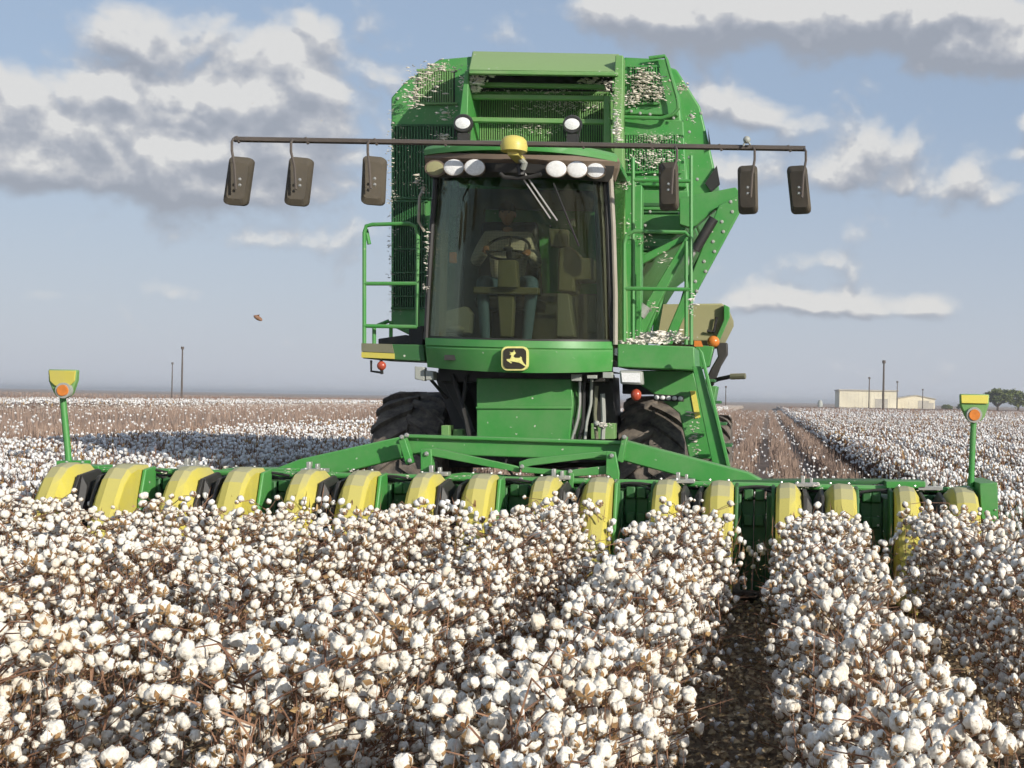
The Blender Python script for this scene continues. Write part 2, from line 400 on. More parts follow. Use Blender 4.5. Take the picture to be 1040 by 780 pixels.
def plant_variant(seed):
    r = np.random.default_rng(seed); br = NPM(); bolls = []
    Ht = r.uniform(.78, .92)
    pts = [np.array([0, 0, 0.0])]
    for z in (.2, .4, .6, .8, 1): pts.append(np.array([r.normal(0, .025), r.normal(0, .025), z*Ht]))
    for i in range(5): br.add(*tube_np(pts[i], pts[i+1], .009-.0012*i, .0078-.0012*i), 0)
    nb = 26
    for i in range(nb):
        z = r.uniform(.22, 1) if i > 3 else r.uniform(.08, .4); a = i*2.4+r.uniform(-.4, .4)
        q = z*5; j = min(4, int(q)); base = pts[j]+(pts[j+1]-pts[j])*(q-j)
        L = r.uniform(.16, .40)*(1.08-.55*z**2); d = np.array([np.cos(a)*1.28, np.sin(a)*.8, r.uniform(.35, 1.1)])
        if abs(d[0]) < .4: d[0] *= 1.7
        mid = base + d*L*.55+r.normal(0, .012, 3); end = mid + d*np.array([1, 1, .55])*L*.55 + r.normal(0, .02, 3)
        end[2] = min(end[2], .95)
        br.add(*tube_np(base, mid, .0042, .0032, 3), 0); br.add(*tube_np(mid, end, .0032, .0018, 3), 0)
        bolls.append((end, a)); 
        if r.random() < .85: bolls.append((mid + r.normal(0, .03, 3), a+1))
        if r.random() < .6: bolls.append(((mid+end)/2 + r.normal(0, .035, 3), a+2))
        if r.random() < .6: bolls.append((end + r.normal(0, .022, 3)+np.array([0, 0, -.03]), a+3))
    bolls.append((pts[5], 0))
    bolls = [(np.array([max(-.355, min(.355, p_[0])), p_[1], p_[2]]), a_) for p_, a_ in bolls]
    # dry leaf scraps and twigs
    n = 64; c = np.stack([r.normal(0, .19, n), r.normal(0, .13, n), r.uniform(.12, .84, n)], -1)
    lf = np.array([(0, 0, 0), (.5, .3, .1), (1, 0, .35), (.5, -.35, .05)]); lt = np.array([(0, 1, 2, 3)])
    br.scatter(lf, lt, c, r.uniform(.014, .042, n), 1, 1.4)
    n = 80; c = np.stack([r.normal(0, .17, n), r.normal(0, .14, n), r.uniform(.2, .8, n)], -1)
    tw = np.array([(-.017, 0, 0), (.017, 0, 0), (.02, .1, 1)]); br.scatter(tw, np.array([(0, 1, 2)]), c, r.uniform(.08, .2, n), 0, .6)
    out = []
    for (p, a) in bolls:
        k = int(r.integers(6)); s = r.uniform(.0165, .0300)*(1.06 if r.random() < .75 else .7)
        out.append((k, tuple(p), s, r.uniform(-1.1, 1.1), r.uniform(-1.1, 1.1), r.uniform(0, 6.28)))
    return br, out
from mathutils import Euler
VAR = []
for k in range(9):
    br, bo = plant_variant(100+k)
    bm_ = br.mesh('branch', ['stem', 'dryleaf'])
    one = NPM(); one.V = list(br.V); one.Fa = list(br.Fa); one.Mi = list(br.Mi); one.n = br.n
    for (b, p, s, rx, ry, rz) in bo:
        m3 = np.array(Euler((rx, ry, rz)).to_matrix())
        _, lv, lt, bv, bt = BOLL[b]
        one.add(lv*s@m3.T+np.array(p), lt, 2); one.add(bv*s@m3.T+np.array(p), bt, 3)
    VAR.append((bm_, bo, one.mesh('cotton_plant', ['stem', 'dryleaf', 'lint', 'bur'], (2,))))
LAB = 'brown-stemmed cotton plant bearing open white bolls in the rows ahead of the picker'
GRP = 'cotton plants standing in front of the picker'
spots = []
for k in range(-3, 12):
    x = ROWX[0] + k*PITCH
    for j in range(90):
        y = 1.2 + j*.142 + random.uniform(-.045, .045)
        if y > 10.02 and (XL < x < XR): continue
        if y > 10.4 or (y < 2.7): continue
        xx = x + random.gauss(0, .02)
        if not (-.6*y-.55 < xx < .2*y+.5) or y < 2.0: continue
        spots.append((y, xx, XL < x < XR))
spots.sort()
holes = [(-2.65, 5.4, .55), (-1.62, 3.5, .32), (-1.66, 6.9, .30), (-.62, 3.0, .2), (.38, 4.6, .16)]   # thin stand where the soil shows
spots = [s for s in spots if random.random() < .12 or not any(math.hypot(s[1]-h[0], s[0]-h[1]) < h[2] for h in holes)]
n_ind = 0; rest_near = []
for (y, x, _) in spots:
    if n_ind >= 298: rest_near.append((x, y)); continue
    v = VAR[random.randrange(9)]; rz = random.choice((0, math.pi)) + random.uniform(-.45, .45); s = random.uniform(.90, 1.05)
    if n_ind < 100:
        r = bpy.data.objects.new('cotton_plant', None); r.empty_display_size = .1
        C.objects.link(r)
        b = bpy.data.objects.new('branch', v[0]); b.parent = r; C.objects.link(b)
        for (bk, p, bs, rx, ry, rzz) in v[1]:
            o = bpy.data.objects.new('boll', BOLL[bk][0]); o.parent = r; o.location = p; o.scale = (bs,)*3; o.rotation_euler = (rx, ry, rzz); C.objects.link(o)
    else:
        r = bpy.data.objects.new('cotton_plant', v[2]); C.objects.link(r)
    r.location = (x, y, -.01); r.rotation_euler = (random.gauss(0, .05), random.gauss(0, .06), rz); wx = .84 if y < 7.5 else min(.98, .84+(y-7.5)*.08); r.scale = (s*wx, s, s*random.uniform(.93, 1.05))
    tag(r, LAB, 'cotton plant', GRP); n_ind += 1
print('plants', n_ind, 'rest', len(rest_near), 'last y', spots[min(297, len(spots)-1)][0])

# ---- the rest of the standing crop, one mass
def standing(x, y):
    ok = ~((x > XL) & (x < XR) & (y > 10.6)) & ~((x < -66) | ((x > -50) & (x < -13.7))) & (y < 330)
    return ok
def row_h(x):
    p = ((x-ROWX[0])/PITCH) % 1.0; p = np.minimum(p, 1-p)*2      # 0 on the row, 1 in the furrow
    return 1-.45*np.clip((p-.45)/.55, 0, 1)**1.5
field = NPM()
def scatter_field(y0, y1, dens, rad, base, mi=0):
    A = .5*.84*(y1*y1-y0*y0); n = int(A*dens)
    y = np.sqrt(RNG.uniform(y0*y0, y1*y1, n)); x = RNG.uniform(-.62, .22, n)*y
    k = standing(x, y)
    if y0 < 11: k &= (y > 10.3) | (x > XR+3) | (x < XL-3)
    x, y = x[k], y[k]
    pt = np.sin(x*.31+1.3*np.sin(y*.11))*np.sin(y*.17+x*.07+2)+.6*np.sin(x*1.1+y*.45)*np.sin(y*.6-x*.2)
    k = RNG.random(len(x)) < .80+.28*pt; x, y, pt = x[k], y[k], pt[k]; hh = row_h(x)*RNG.uniform(.70, .90, len(x))*(1+.06*pt)
    field.scatter(base[0], base[1], np.stack([x, y, hh], -1), RNG.uniform(.7, 1.2, len(x))*rad, mi, 1.5)
    return len(x)
scatter_field(9.9, 18, 260, .028, (lumpy(ico1[0], 3), ico1[1]))
scatter_field(18, 32, 130, .030, (lumpy(ico1[0], 3), ico1[1]))
scatter_field(32, 75, 46, .040, OCT)
scatter_field(75, 200, 11, .075, OCT)
blade = (np.array([(-.09, 0, -1), (.09, 0, -1), (.05, .1, .6), (-.03, .12, 1)]), np.array([(0, 1, 2, 3)]))
for (y0, y1, d, sz) in ((9.9, 18, 260, .11), (18, 32, 120, .14), (32, 80, 34, .22), (80, 200, 6, .4)):
    scatter_field(y0, y1, d, sz, (blade[0]*np.array([.5, 1, 1.0]), blade[1]), 1)
    scatter_field(y0, y1, d*.5, sz*.35, (blade[0]*np.array([4, 1, 1.0]), blade[1]), 2)
# dark leaf-and-stalk body under the bolls
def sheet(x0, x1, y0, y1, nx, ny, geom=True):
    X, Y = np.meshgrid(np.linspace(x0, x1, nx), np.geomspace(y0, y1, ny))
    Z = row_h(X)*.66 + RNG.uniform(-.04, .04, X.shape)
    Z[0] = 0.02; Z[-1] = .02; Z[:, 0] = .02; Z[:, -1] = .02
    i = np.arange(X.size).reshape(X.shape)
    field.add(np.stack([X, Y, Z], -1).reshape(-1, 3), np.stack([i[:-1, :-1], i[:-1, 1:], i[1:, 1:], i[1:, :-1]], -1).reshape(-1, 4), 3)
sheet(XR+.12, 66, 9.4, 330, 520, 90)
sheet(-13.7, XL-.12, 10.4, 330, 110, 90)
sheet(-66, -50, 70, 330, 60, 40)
# remaining near plants of the same stand
for (x, y) in rest_near: pass
if rest_near:
    p = np.array(rest_near); rp = np.repeat(p, 30, 0); q = np.stack([rp[:, 0]+RNG.normal(0, .16, len(rp)), rp[:, 1]+RNG.normal(0, .08, len(rp)), RNG.uniform(.15, .86, len(rp))], -1)
    field.scatter(lumpy(ico1[0], 3), ico1[1], q, RNG.uniform(.02, .034, len(q)), 0, 1.5)
    rp = np.repeat(p, 26, 0); q = np.stack([rp[:, 0]+RNG.normal(0, .16, len(rp)), rp[:, 1]+RNG.normal(0, .08, len(rp)), RNG.uniform(.12, .75, len(rp))], -1)
    field.scatter(blade[0]*np.array([.5, 1, 1.]), blade[1], q, RNG.uniform(.06, .14, len(q)), 1, .8)
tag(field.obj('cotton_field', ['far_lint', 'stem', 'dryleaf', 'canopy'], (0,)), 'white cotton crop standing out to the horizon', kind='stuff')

# ---- picked rows: bare stalks with scraps of lint
st = NPM()
def scatter_st(x0, x1, y0, y1, n, sz, mi, base, z=None, rows=True, tilt=.35):
    y = np.sqrt(RNG.uniform(y0*y0, y1*y1, n)); x = RNG.uniform(x0, x1, n)
    if rows:
        k = np.round((x-ROWX[0])/PITCH); x = ROWX[0]+k*PITCH+RNG.normal(0, .13, n)
    v = (x > -.63*y) & (x < .23*y) & (x > x0) & (x < x1); x, y = x[v], y[v]
    zz = RNG.uniform(*z, len(x))
    st.scatter(base[0], base[1], np.stack([x, y, zz], -1), RNG.uniform(.7, 1.25, len(x))*sz, mi, tilt)
for (y0, y1, n, s) in ((12.5, 26, 22000, .22), (26, 60, 30000, .26), (60, 170, 24000, .32)):
    scatter_st(XL+.3, XR-.1, y0, y1, n, s, 0, (blade[0]*np.array([.35, 1, 1.]), blade[1]), (.15, .42), tilt=.5)
    scatter_st(XL+.3, XR-.1, y0, y1, n//2, s*.25, 0, (blade[0]*np.array([3, 1, 1.]), blade[1]), (.05, .5), tilt=1.4)
for (y0, y1, n, s) in ((12.5, 26, 900, .02), (26, 60, 700, .028), (60, 170, 450, .05)):
    scatter_st(XL+.3, XR-.1, y0, y1, n, s, 2, OCT, (.2, .62), rows=False, tilt=1.4)
for (y0, y1, n, s) in ((20, 55, 26000, .26), (55, 170, 26000, .34)):
    scatter_st(-50, -13.7, y0, y1, n, s, 0, (blade[0]*np.array([.5, 1, 1.]), blade[1]), (.1, .35))
    scatter_st(-50, -13.7, y0, y1, n//13, s*.16, 2, OCT, (.05, .5), rows=False)
scatter_st(-300, -66, 100, 420, 12000, .5, 0, (blade[0]*np.array([1, 1, 1.]), blade[1]), (.1, .3))
tag(st.obj('picked_stalks', ['stubble', 'dryleaf', 'far_lint']), 'bare brown stalks left behind in the picked rows', kind='stuff')

# ---- litter on the near soil
lt = NPM(); n = 30000
y = np.sqrt(RNG.uniform(6, 120, n)); x = RNG.uniform(-.6, .22, n)*y
lf = np.array([(0, 0, 0), (.5, .4, .25), (1, 0, .1), (.5, -.4, .2)])
lt.scatter(lf, np.array([(0, 1, 2, 3)]), np.stack([x, y, RNG.uniform(.01, .07, n)], -1), RNG.uniform(.015, .055, n), 3, 1.1)
n = 5000; y = np.sqrt(RNG.uniform(6, 120, n)); x = RNG.uniform(-.6, .22, n)*y
lt.scatter(blade[0]*np.array([.3, 1, 1.]), blade[1], np.stack([x, y, RNG.uniform(.02, .05, n)], -1), RNG.uniform(.03, .07, n), 1, 1.6)
n = 900; y = np.sqrt(RNG.uniform(6, 120, n)); x = RNG.uniform(-.6, .22, n)*y
lt.scatter(lumpy(ico1[0], 9), ico1[1], np.stack([x, y, RNG.uniform(.03, .06, n)], -1), RNG.uniform(.008, .026, n), 2, 1)
tag(lt.obj('leaf_litter', ['dryleaf', 'stem', 'far_lint', 'litter'], (2,)), 'dead leaves and fallen lint on the soil of the furrows', kind='stuff')

# ------------------------------------------------------------------ the picker
ROOT = (-2.42, 14.0, 0)
pk = empty('cotton_picker', ROOT, 'huge green cotton picker with eight pairs of yellow snouts, driving towards us', 'cotton picker')

# ---- header
def lerp(a, b, t): return a+(b-a)*t
snout_px = [(50, 106), (178, 230), (302, 354), (425, 480), (551, 603), (677, 730), (804, 857), (928, 983)]
for i, xc in enumerate(ROWX):
    zt = H - (lerp(472, 497, i/7) - (CY + (HEAD_C[i]-CX)*math.tan(ROLL)))/125 + .0
    cab = MB()
    cab.box((xc-.40, 10.97, .22), (xc-.10, 12.1, zt-.13)); cab.box((xc+.10, 10.97, .22), (xc+.40, 12.1, zt-.13))
    cab.box((xc-.098, 11.5, .55), (xc+.098, 12.05, zt-.12))
    for z in (.45, .68, .9): cab.box((xc+.42, 10.97, z), (xc+.50, 12.0, z+.10)); cab.box((xc-.50, 10.97, z), (xc-.42, 12.0, z+.10))
    cab.box((xc-.505, 11.02, .12), (xc-.402, 11.1, .9)); cab.box((xc+.402, 11.02, .12), (xc+.505, 11.1, .9))
    unit = cab.build('row_unit', 'shaded_green', pk, .012)
    for side, px in ((-1, snout_px[i][0]), (1, snout_px[i][1])):
        m_ = MB(); xm = (px-780)/125*CR
        w = .112 if side < 0 else .130
        # stations: y, z_top, half width, x shift towards the outside, inner-edge drop
        # big units stand a little taller on the outside
        key = [(10.95, zt-.01, w*.96, 0, .03), (10.72, zt, w*.97, 0, .045), (10.60, zt-.03, w, 0, .07), (10.50, zt-.11, w, 0, .09), (10.40, zt-.26, w*.98, .004, .10), (10.28, zt-.46, w*.88, .01, .08), (10.12, zt-.68, w*.68, .015, .04), (9.95, .16, w*.3, .02, .01)]
        stn = []
        for q_ in range(len(key)-1):
            for t_ in (0, .5): stn.append(tuple(lerp(a_, b_, t_) for a_, b_ in zip(key[q_], key[q_+1])))
        stn.append(key[-1])
        vs = []
        for (yy, zz, hw, sh, dr) in stn:
            cx_ = xm + side*sh; inn = cx_-side*hw; out = cx_+side*hw
            zb = .12
            vs += [(out, yy+.03, min(zb, zz-.04)), (out, yy, zz-.05), (out-side*.03, yy, zz-.008), (out-side*hw*1.0, yy-.012, zz), (inn+side*hw*.55, yy+.004, zz-.012), (inn, yy+.03, zz-.05-dr*1.3), (inn, yy+.03, min(zb, zz-.04))]
        nn = 7; fs = []
        for a in range(len(stn)-1):
            for b in range(nn): fs.append((a*nn+b, a*nn+(b+1) % nn, (a+1)*nn+(b+1) % nn, (a+1)*nn+b))
        fs += [tuple(range(nn)), tuple(len(vs)-1-k for k in range(nn))]
        m_.add(vs, fs, 0, False)
        m_.build('snout', 'yellow', unit, .010).data.set_sharp_from_angle(angle=R(17))
        for q_ in (-.6, .6):
            b_ = MB(); b_.lathe([(0, .013), (.010, .011)], (xm+q_*w, 10.80, zt-.004), 'Z', 8); b_.build('bolt', 'steel', unit)
        # green side shell behind the snout, and the dark rubber guide facing the row
        sh = MB(); o0 = xm+side*(w+.004)
        sh.extr([(o0, 10.78, zt-.05), (o0, 10.96, zt-.03), (o0, 10.96, .25), (o0, 10.66, .25), (o0, 10.70, zt-.30)], (side*.032, 0, 0))
        sh.build('side_shell', 'green' if side > 0 and i < 5 else 'shaded_green', unit, .01)  # darker copy of the green paints in the shaded gaps between units
        gd = MB(); i0 = xm-side*(w+.002)
        gd.extr([(i0, 10.62, zt-.10), (i0, 10.93, zt-.06), (i0, 10.93, .3), (i0, 10.45, .3), (i0, 10.50, zt-.3)], (-side*.03, 0, 0))
        gd.extr([(i0-side*.03, 10.64, zt-.10), (i0-side*.03, 10.94, zt-.06), (i0-side*.03, 10.94, zt-.4), (i0-side*.03, 10.55, zt-.4)], (-side*.05, 0, -.09))
        gd.build('row_guide', 'black', unit, .006)
    # clamp and hose fittings above the unit
    fx = MB(); px = HEAD_C[i]-14; py = lerp(472, 497, i/7)
    fx.rect(px-9, py-3, px+16, py+1, 11.0, 11.12); fx.rect(px-3, py-10, px+1, py-2, 11.02, 11.08); fx.rect(px+6, py-8, px+9, py-2, 11.02, 11.08)
    fx.build('clamp', 'steel', unit, .004)
    # hoses sagging between units
    if i < 7:
        for k in range(3):
            hx0, hx1 = HEAD_C[i]+38, HEAD_C[i+1]-34; y0 = lerp(472, 497, (i+.5)/7)
            hz = MB(); hz.ptube([(lerp(hx0, hx1, t), y0+6+k*4-(9-2*k)*math.sin(math.pi*t)*(1 if k % 2 else .4)+3*k*t, 10.95+.05*k) for t in np.linspace(0, 1, 9)], .012, 6)
            hz.build('hose', 'rubber', unit)
tb = MB()
tb.ptube([(58, 476, 11.1), (1000, 498.5, 11.1)], .028, 8); tb.ptube([(58, 481, 11.15), (1000, 502, 11.15)], .018, 6, 1)
tb.rect(225, 476, 300, 487, 11.2, 11.5); tb.rect(745, 488, 905, 492, 11.2, 11.5, 2); tb.rect(60, 473, 100, 480, 11.05, 11.3)
tb.rect(900, 489, 940, 496, 11.0, 11.3)
tb.build('toolbar', ['green', 'black', 'shaded_green'], pk, .006)
ep = MB(); ep.prism([(995, 491), (1013, 490), (1014, 530), (1002, 533), (997, 526)], 10.6, 11.3)
for (a, b) in ((1010, 517), (1010, 526)): ep.rect(a, b, a+2, b+2, 10.59, 10.6, 1)
ep.build('end_plate', ['green', 'steel'], pk, .008)
# height indicators
for (base, top, pc, cx0, half, hh, nm) in (((70, 467), (63, 402), 1, 63, 14.5, 27, 0), ((986, 494), (989, 427), 1, 990, 15, 28, 1)):
    ind = MB(); ind.ptube([(base[0], base[1]+5, 10.9), (lerp(base[0], top[0], .3), lerp(base[1], top[1], .3), 10.9), (top[0], top[1]-6, 10.9)], .026, 10)
    ind.rect(base[0]-13, base[1]+1, base[0]+13, base[1]+5, 10.85, 11.0)
    pole = ind.build('marker_pole', 'green', pk, .003)
    cy0 = top[1]-13
    pd = MB(); pd.prism([(cx0-half, cy0-14), (cx0+half, cy0-13.5), (cx0+half-.5, cy0-3), (cx0+half*.66, cy0+10), (cx0+6, cy0+14), (cx0-6, cy0+14), (cx0-half*.62, cy0+10), (cx0-half+.5, cy0-2)], 10.82, 10.88)
    pd.build('paddle', 'green_dusty' , pole, .012)
    pd = MB(); pd.prism([(cx0-half+1, cy0-13), (cx0+half-1, cy0-12.5), (cx0+half-1.5, cy0-4), (cx0-half+1.5, cy0-4.5)] if nm else [(cx0-half+1, cy0-13), (cx0+half-1, cy0-12.5), (cx0+half-2, cy0-2), (cx0+half*.5, cy0+3), (cx0-half*.5, cy0+3), (cx0-half+2, cy0-2)], 10.80, 10.815)
    pd.build('marker_panel', 'decal' if nm else 'yellow', pole, .004)
    c = P(cx0, cy0+7.5, 10.77); l = MB(); l.lathe([(0, .045), (.035, .056), (.05, .056)], c, 'Y', 20); l.build('reflector', 'orange', pole)
    l = MB(); l.lathe([(.012, .066), (.05, .068)], c, 'Y', 20); l.build('reflector_ring', 'palegrey', pole)
# lift frame
lf_ = MB()
lf_.prism([(415, 441.5), (305, 466), (268, 480), (252, 488), (300, 489), (345, 481), (417, 463)], 11.3, 11.5)
lf_.prism([(633, 447), (760, 480), (777, 489), (768, 497), (738, 497), (706, 488), (632, 468)], 11.3, 11.5)
lf_.prism([(412, 442), (634, 449), (634, 468), (412, 461)], 11.25, 11.45)
lf_.prism([(412, 441), (634, 448), (634, 452), (412, 445)], 11.20, 11.26)
lf_.build('lift_beam', 'green', pk, .012)
tr = MB()
tr.prism([(427, 456), (438, 456), (439, 482), (427, 481)], 11.1, 11.2)
tr.prism([(437, 456), (441, 455), (527, 474), (527, 480), (437, 463)], 11.12, 11.18)
tr.prism([(527, 469), (536, 466), (618, 458), (620, 463), (540, 473), (527, 477)], 11.12, 11.18)
tr.prism([(528, 474), (575, 478), (622, 472), (624, 481), (584, 484), (530, 480)], 11.08, 11.119)
tr.prism([(616, 458), (625, 459), (629, 481), (627, 502), (622, 502), (620, 484), (615, 482)], 11.02, 11.07)
tr.prism([(404, 446), (411, 445), (419, 470), (412, 472)], 11.1, 11.2); tr.prism([(632, 443), (637, 444), (632, 470), (626, 468)], 11.1, 11.2)
tr.prism([(578, 480), (583, 481), (582, 496), (577, 494)], 11.05, 11.08)
tr.prism([(439, 484), (470, 480), (530, 484), (616, 486), (616, 489), (470, 486), (440, 489)], 11.2, 11.3)
tr.build('link_frame', 'green', pk, .006)
for (x, y, Y) in ((433, 461, 11.09), (408, 444, 11.09), (416, 468, 11.09), (621, 463, 11.01), (579, 479, 11.07), (634, 444, 11.09), (626, 489, 11.01), (530, 474, 11.07), (529, 487, 11.06), (413, 442, 11.09)):
    b_ = MB(); b_.lathe([(-.015, .012), (0, .022)], P(x, y, Y), 'Y', 8); b_.build('bolt', 'steel', pk)
hy = MB(); hy.ptube([(515, 464, 11.3), (513, 472, 11.3), (521, 483, 11.25), (535, 486, 11.2)], .012, 6)
hy.build('hose', 'rubber', pk)

# ---- wheels
def wheel(cx_, cy_, rad, w, name='front_wheel'):
    t = MB(); n = 48; c = (cx_, cy_, rad)
    prof = [(-w*.42, rad*.56), (-w*.5, rad*.72), (-w*.5, rad*.86), (-w*.44, rad*.925), (-w*.25, rad*.945), (0, rad*.95), (w*.25, rad*.945), (w*.44, rad*.925), (w*.5, rad*.86), (w*.5, rad*.72), (w*.42, rad*.56)]
    t.lathe(prof, c, 'X', n)
    nl = 20
    for side in (-1, 1):
        for k in range(nl):
            a0 = 2*math.pi*(k + (.5 if side > 0 else 0))/nl
            vs = []
            for j in range(5):
                s_ = j/4; x = side*w*(-.02 + .52*s_); a = a0 + .33*s_**1.1
                rr0 = rad*(.94 - (.05 if j == 4 else 0)); rr1 = rad*(1.0 - (.045 if j == 4 else 0)); hw_ = .062-.012*s_
                for (da, r_) in ((-hw_, rr0), (-hw_*.75, rr1), (hw_*.75, rr1), (hw_, rr0)):
                    vs.append((cx_+x, cy_-math.sin(a+da)*r_*1.0, rad+math.cos(a+da)*r_))
            fs = [(j*4+q, j*4+q+1, j*4+q+5, j*4+q+4) for j in range(4) for q in range(3)] + [(0, 1, 2, 3), (16, 17, 18, 19)]
            t.add(vs, fs, 0)
    rim = MB(); rim.lathe([(-w*.40, rad*.57), (-w*.36, rad*.5), (-w*.1, rad*.46), (-w*.05, rad*.15), (w*.05, rad*.15), (w*.1, rad*.46), (w*.36, rad*.5), (w*.40, rad*.57)], c, 'X', 32)
    ro = rim.build(name, 'dome', pk)
    t.build('tyre', 'tyre', ro)
    return ro
wheel(P(408.5, 405, 13.35)[0], 14.22, .895, .75)
wheel(P(661, 408, 13.35)[0], 14.22, .895, .70)
wheel(P(728, 408, 16.6)[0], 17.2, .78, .36, 'rear_wheel')
wheel(P(560, 408, 16.6)[0], 17.2, .78, .36, 'rear_wheel')

# ---- chassis under the cab
ch = MB()
ch.prism([(484, 384), (580, 385), (582, 410), (580, 430), (578, 448), (484, 446)], 12.78, 13.6)
ch.rect(483, 413, 581, 415.5, 12.76, 12.777)
ch.build('under_cab_panel', 'green', pk, .012)
ch = MB()
ch.prism([(440, 378), (618, 382), (622, 470), (470, 470), (455, 420)], 13.62, 14.6)
ch.rect(445, 370, 614, 388, 12.9, 13.619); ch.rect(445, 420, 640, 470, 14.6, 17.5); ch.rect(396, 455, 680, 475, 14.1, 14.4)
ch.prism([(444, 376), (460, 376), (484, 440), (478, 440), (466, 420)], 13.1, 13.5)
ch.prism([(596, 380), (622, 380), (626, 440), (606, 440)], 13.3, 13.5)
ch.rect(632, 380, 700, 400, 13.9, 15.5)
ch.build('chassis', 'black', pk, .01)
ch = MB(); ch.rect(460, 436, 470, 446, 13.0, 13.2); ch.rect(448, 432, 456, 448, 12.9, 13.1); ch.rect(600, 430, 624, 446, 13.0, 13.2); ch.rect(582, 425, 590, 446, 12.9, 13.0)
ch.build('bracket', 'green_dusty', pk, .006)
for (pts, r_, mt) in (([(589, 384), (589, 410), (587, 425), (581, 446)], .018, 'steel'), ([(601, 384), (600, 410), (596, 428), (594, 446)], .016, 'palegrey'), ([(594, 380), (593, 400), (592, 430), (588, 446)], .02, 'rubber'),
                      ([(570, 412), (576, 425), (573, 446)], .014, 'rubber'), ([(606, 392), (604, 420), (606, 446)], .02, 'khaki'), ([(612, 400), (613, 425), (612, 446)], .024, 'palegrey'), ([(474, 380), (470, 410), (476, 446)], .02, 'rubber'), ([(459, 380), (466, 400), (478, 446)], .022, 'rubber'), ([(578, 384), (579, 410), (584, 446)], .012, 'rubber')):
    h_ = MB(); h_.ptube([(a, b, 12.85) for a, b in pts], r_, 7); h_.build('hose', mt, pk)

# ---- cab
def cabY(u): return 12.30 + .42*abs(u)**2.3
cabe = empty('cab', (0, 0, 0), None, None, parent=pk)
def curved(name, mat, rows, parent, thick=.03, nu=24, bev=0, mi=0):
    """rows: list of (pxL, pxR, pyL, pyR, ydrop, dY) from top to bottom; a curved sheet with thickness"""
    m_ = MB(); vs = []
    for back in (0, 1):
        for (xl, xr, yl, yr, dr, dY) in rows:
            for k in range(nu+1):
                u = -1+2*k/nu; x = lerp(xl, xr, (u+1)/2); y_ = lerp(yl, yr, (u+1)/2) + dr*(1-u*u)
                p = P(x, y_, cabY(u)+dY); vs.append((p[0], p[1]+back*thick, p[2]))
    nr, nc = len(rows), nu+1; fs = []; o = nr*nc
    for r_ in range(nr-1):
        for c_ in range(nu):
            a = r_*nc+c_; fs.append((a, a+nc, a+nc+1, a+1)); fs.append((o+a, o+a+1, o+a+nc+1, o+a+nc))
    for c_ in range(nu):
        fs.append((c_, c_+1, o+c_+1, o+c_)); a = (nr-1)*nc+c_; fs.append((a, o+a, o+a+1, a+1))
    for r_ in range(nr-1):
        a = r_*nc; fs.append((a, o+a, o+a+nc, a+nc)); a += nu; fs.append((a, a+nc, o+a+nc, o+a))
    m_.add(vs, fs, 0, True)
    ob = m_.build(name, mat, parent); 
    for p_ in ob.data.polygons: p_.use_smooth = abs(p_.normal.z) < .7
    return ob
curved('windshield', 'glass', [(446, 613, 168, 172, -2, .03), (440, 617, 230, 234, 0, .01), (436, 619, 300, 303, 0, 0), (434, 621, 345, 349, 0, 0)], cabe, .006)
lip = curved('front_skirt', 'green', [(432, 622, 343, 347, 1, -.03), (432, 622, 350, 354, 1, -.04), (432.3, 622, 351.5, 355.5, 1, -.025), (432.3, 622, 353, 357, 1, -.04), (433, 622, 362, 366, 1.5, -.03), (434, 621, 373, 377, 3.5, 0)], cabe, .05)
# seal along the top of the skirt and windshield
curved('glass_seal', 'black', [(436, 620, 341, 345, 1, -.012), (435, 621, 344, 348, 1, -.012)], cabe, .03)
fl = MB(); fl.add([P(434, 372, 12.74), P(528, 376, 12.34), P(621, 377, 12.74), (P(621, 377, 12.74)[0], 14.05, P(621, 377, 12.74)[2]), (P(434, 372, 12.74)[0], 14.05, P(434, 372, 12.74)[2])], [(0, 1, 2, 3, 4)])
XLc, XRc = P(434, 340, 12.75)[0], P(620, 340, 12.75)[0]
ZF, ZR = P(528, 362, 12.5)[2], P(528, 166, 12.5)[2]
fl.box((XLc+.02, 12.75, ZF-.05), (XRc-.02, 14.05, ZF)); fl.box((XLc+.25, 12.45, ZF-.05), (XRc-.25, 12.749, ZF))
fl.build('cab_floor', 'black', cabe)
# rear wall with a window, roof lining
rw = MB(); rw.box((XLc, 14.06, ZF), (XRc, 14.12, ZF+.75)); rw.box((XLc, 14.06, ZR-.22), (XRc, 14.12, ZR)); rw.box((XLc, 14.06, ZF+.75), (XLc+.25, 14.12, ZR-.22)); rw.box((XRc-.25, 14.06, ZF+.75), (XRc, 14.12, ZR-.22))
rw.build('rear_wall', 'grey', cabe)
sg = MB(); sg.box((XLc-.003, 12.86, ZF+.05), (XLc+.003, 13.98, ZR-.04)); sg.build('side_window', 'glass', cabe)
sg = MB(); sg.box((XRc-.003, 12.86, ZF+.05), (XRc+.003, 13.98, ZR-.04)); sg.build('side_window', 'glass', cabe)
for (pts, mt, r_) in (([(444, 168, 12.73), (439, 230, 12.72), (435, 300, 12.72), (433, 345, 12.73)], 'black', .028), ([(614.5, 172, 12.73), (617.5, 232, 12.72), (620, 300, 12.72), (621.5, 348, 12.73)], 'black', .03),
                      ([(453, 172, 12.80), (449, 240, 12.80), (447, 342, 12.8)], 'khaki', .06), ([(607, 175, 12.85), (610, 240, 12.85), (612, 345, 12.85)], 'grey', .05),
                      ([(620, 176, 12.68), (623, 230, 12.68), (625, 300, 12.68), (625, 350, 12.68)], 'chrome_trim', .024)):
    p_ = MB(); p_.ptube(pts, r_, 8); p_.build('pillar', mt, cabe)
for x in (XLc, XRc):
    p_ = MB(); p_.box((x-.04, 14.0, ZF), (x+.04, 14.09, ZR)); p_.build('pillar', 'black', cabe, .01)
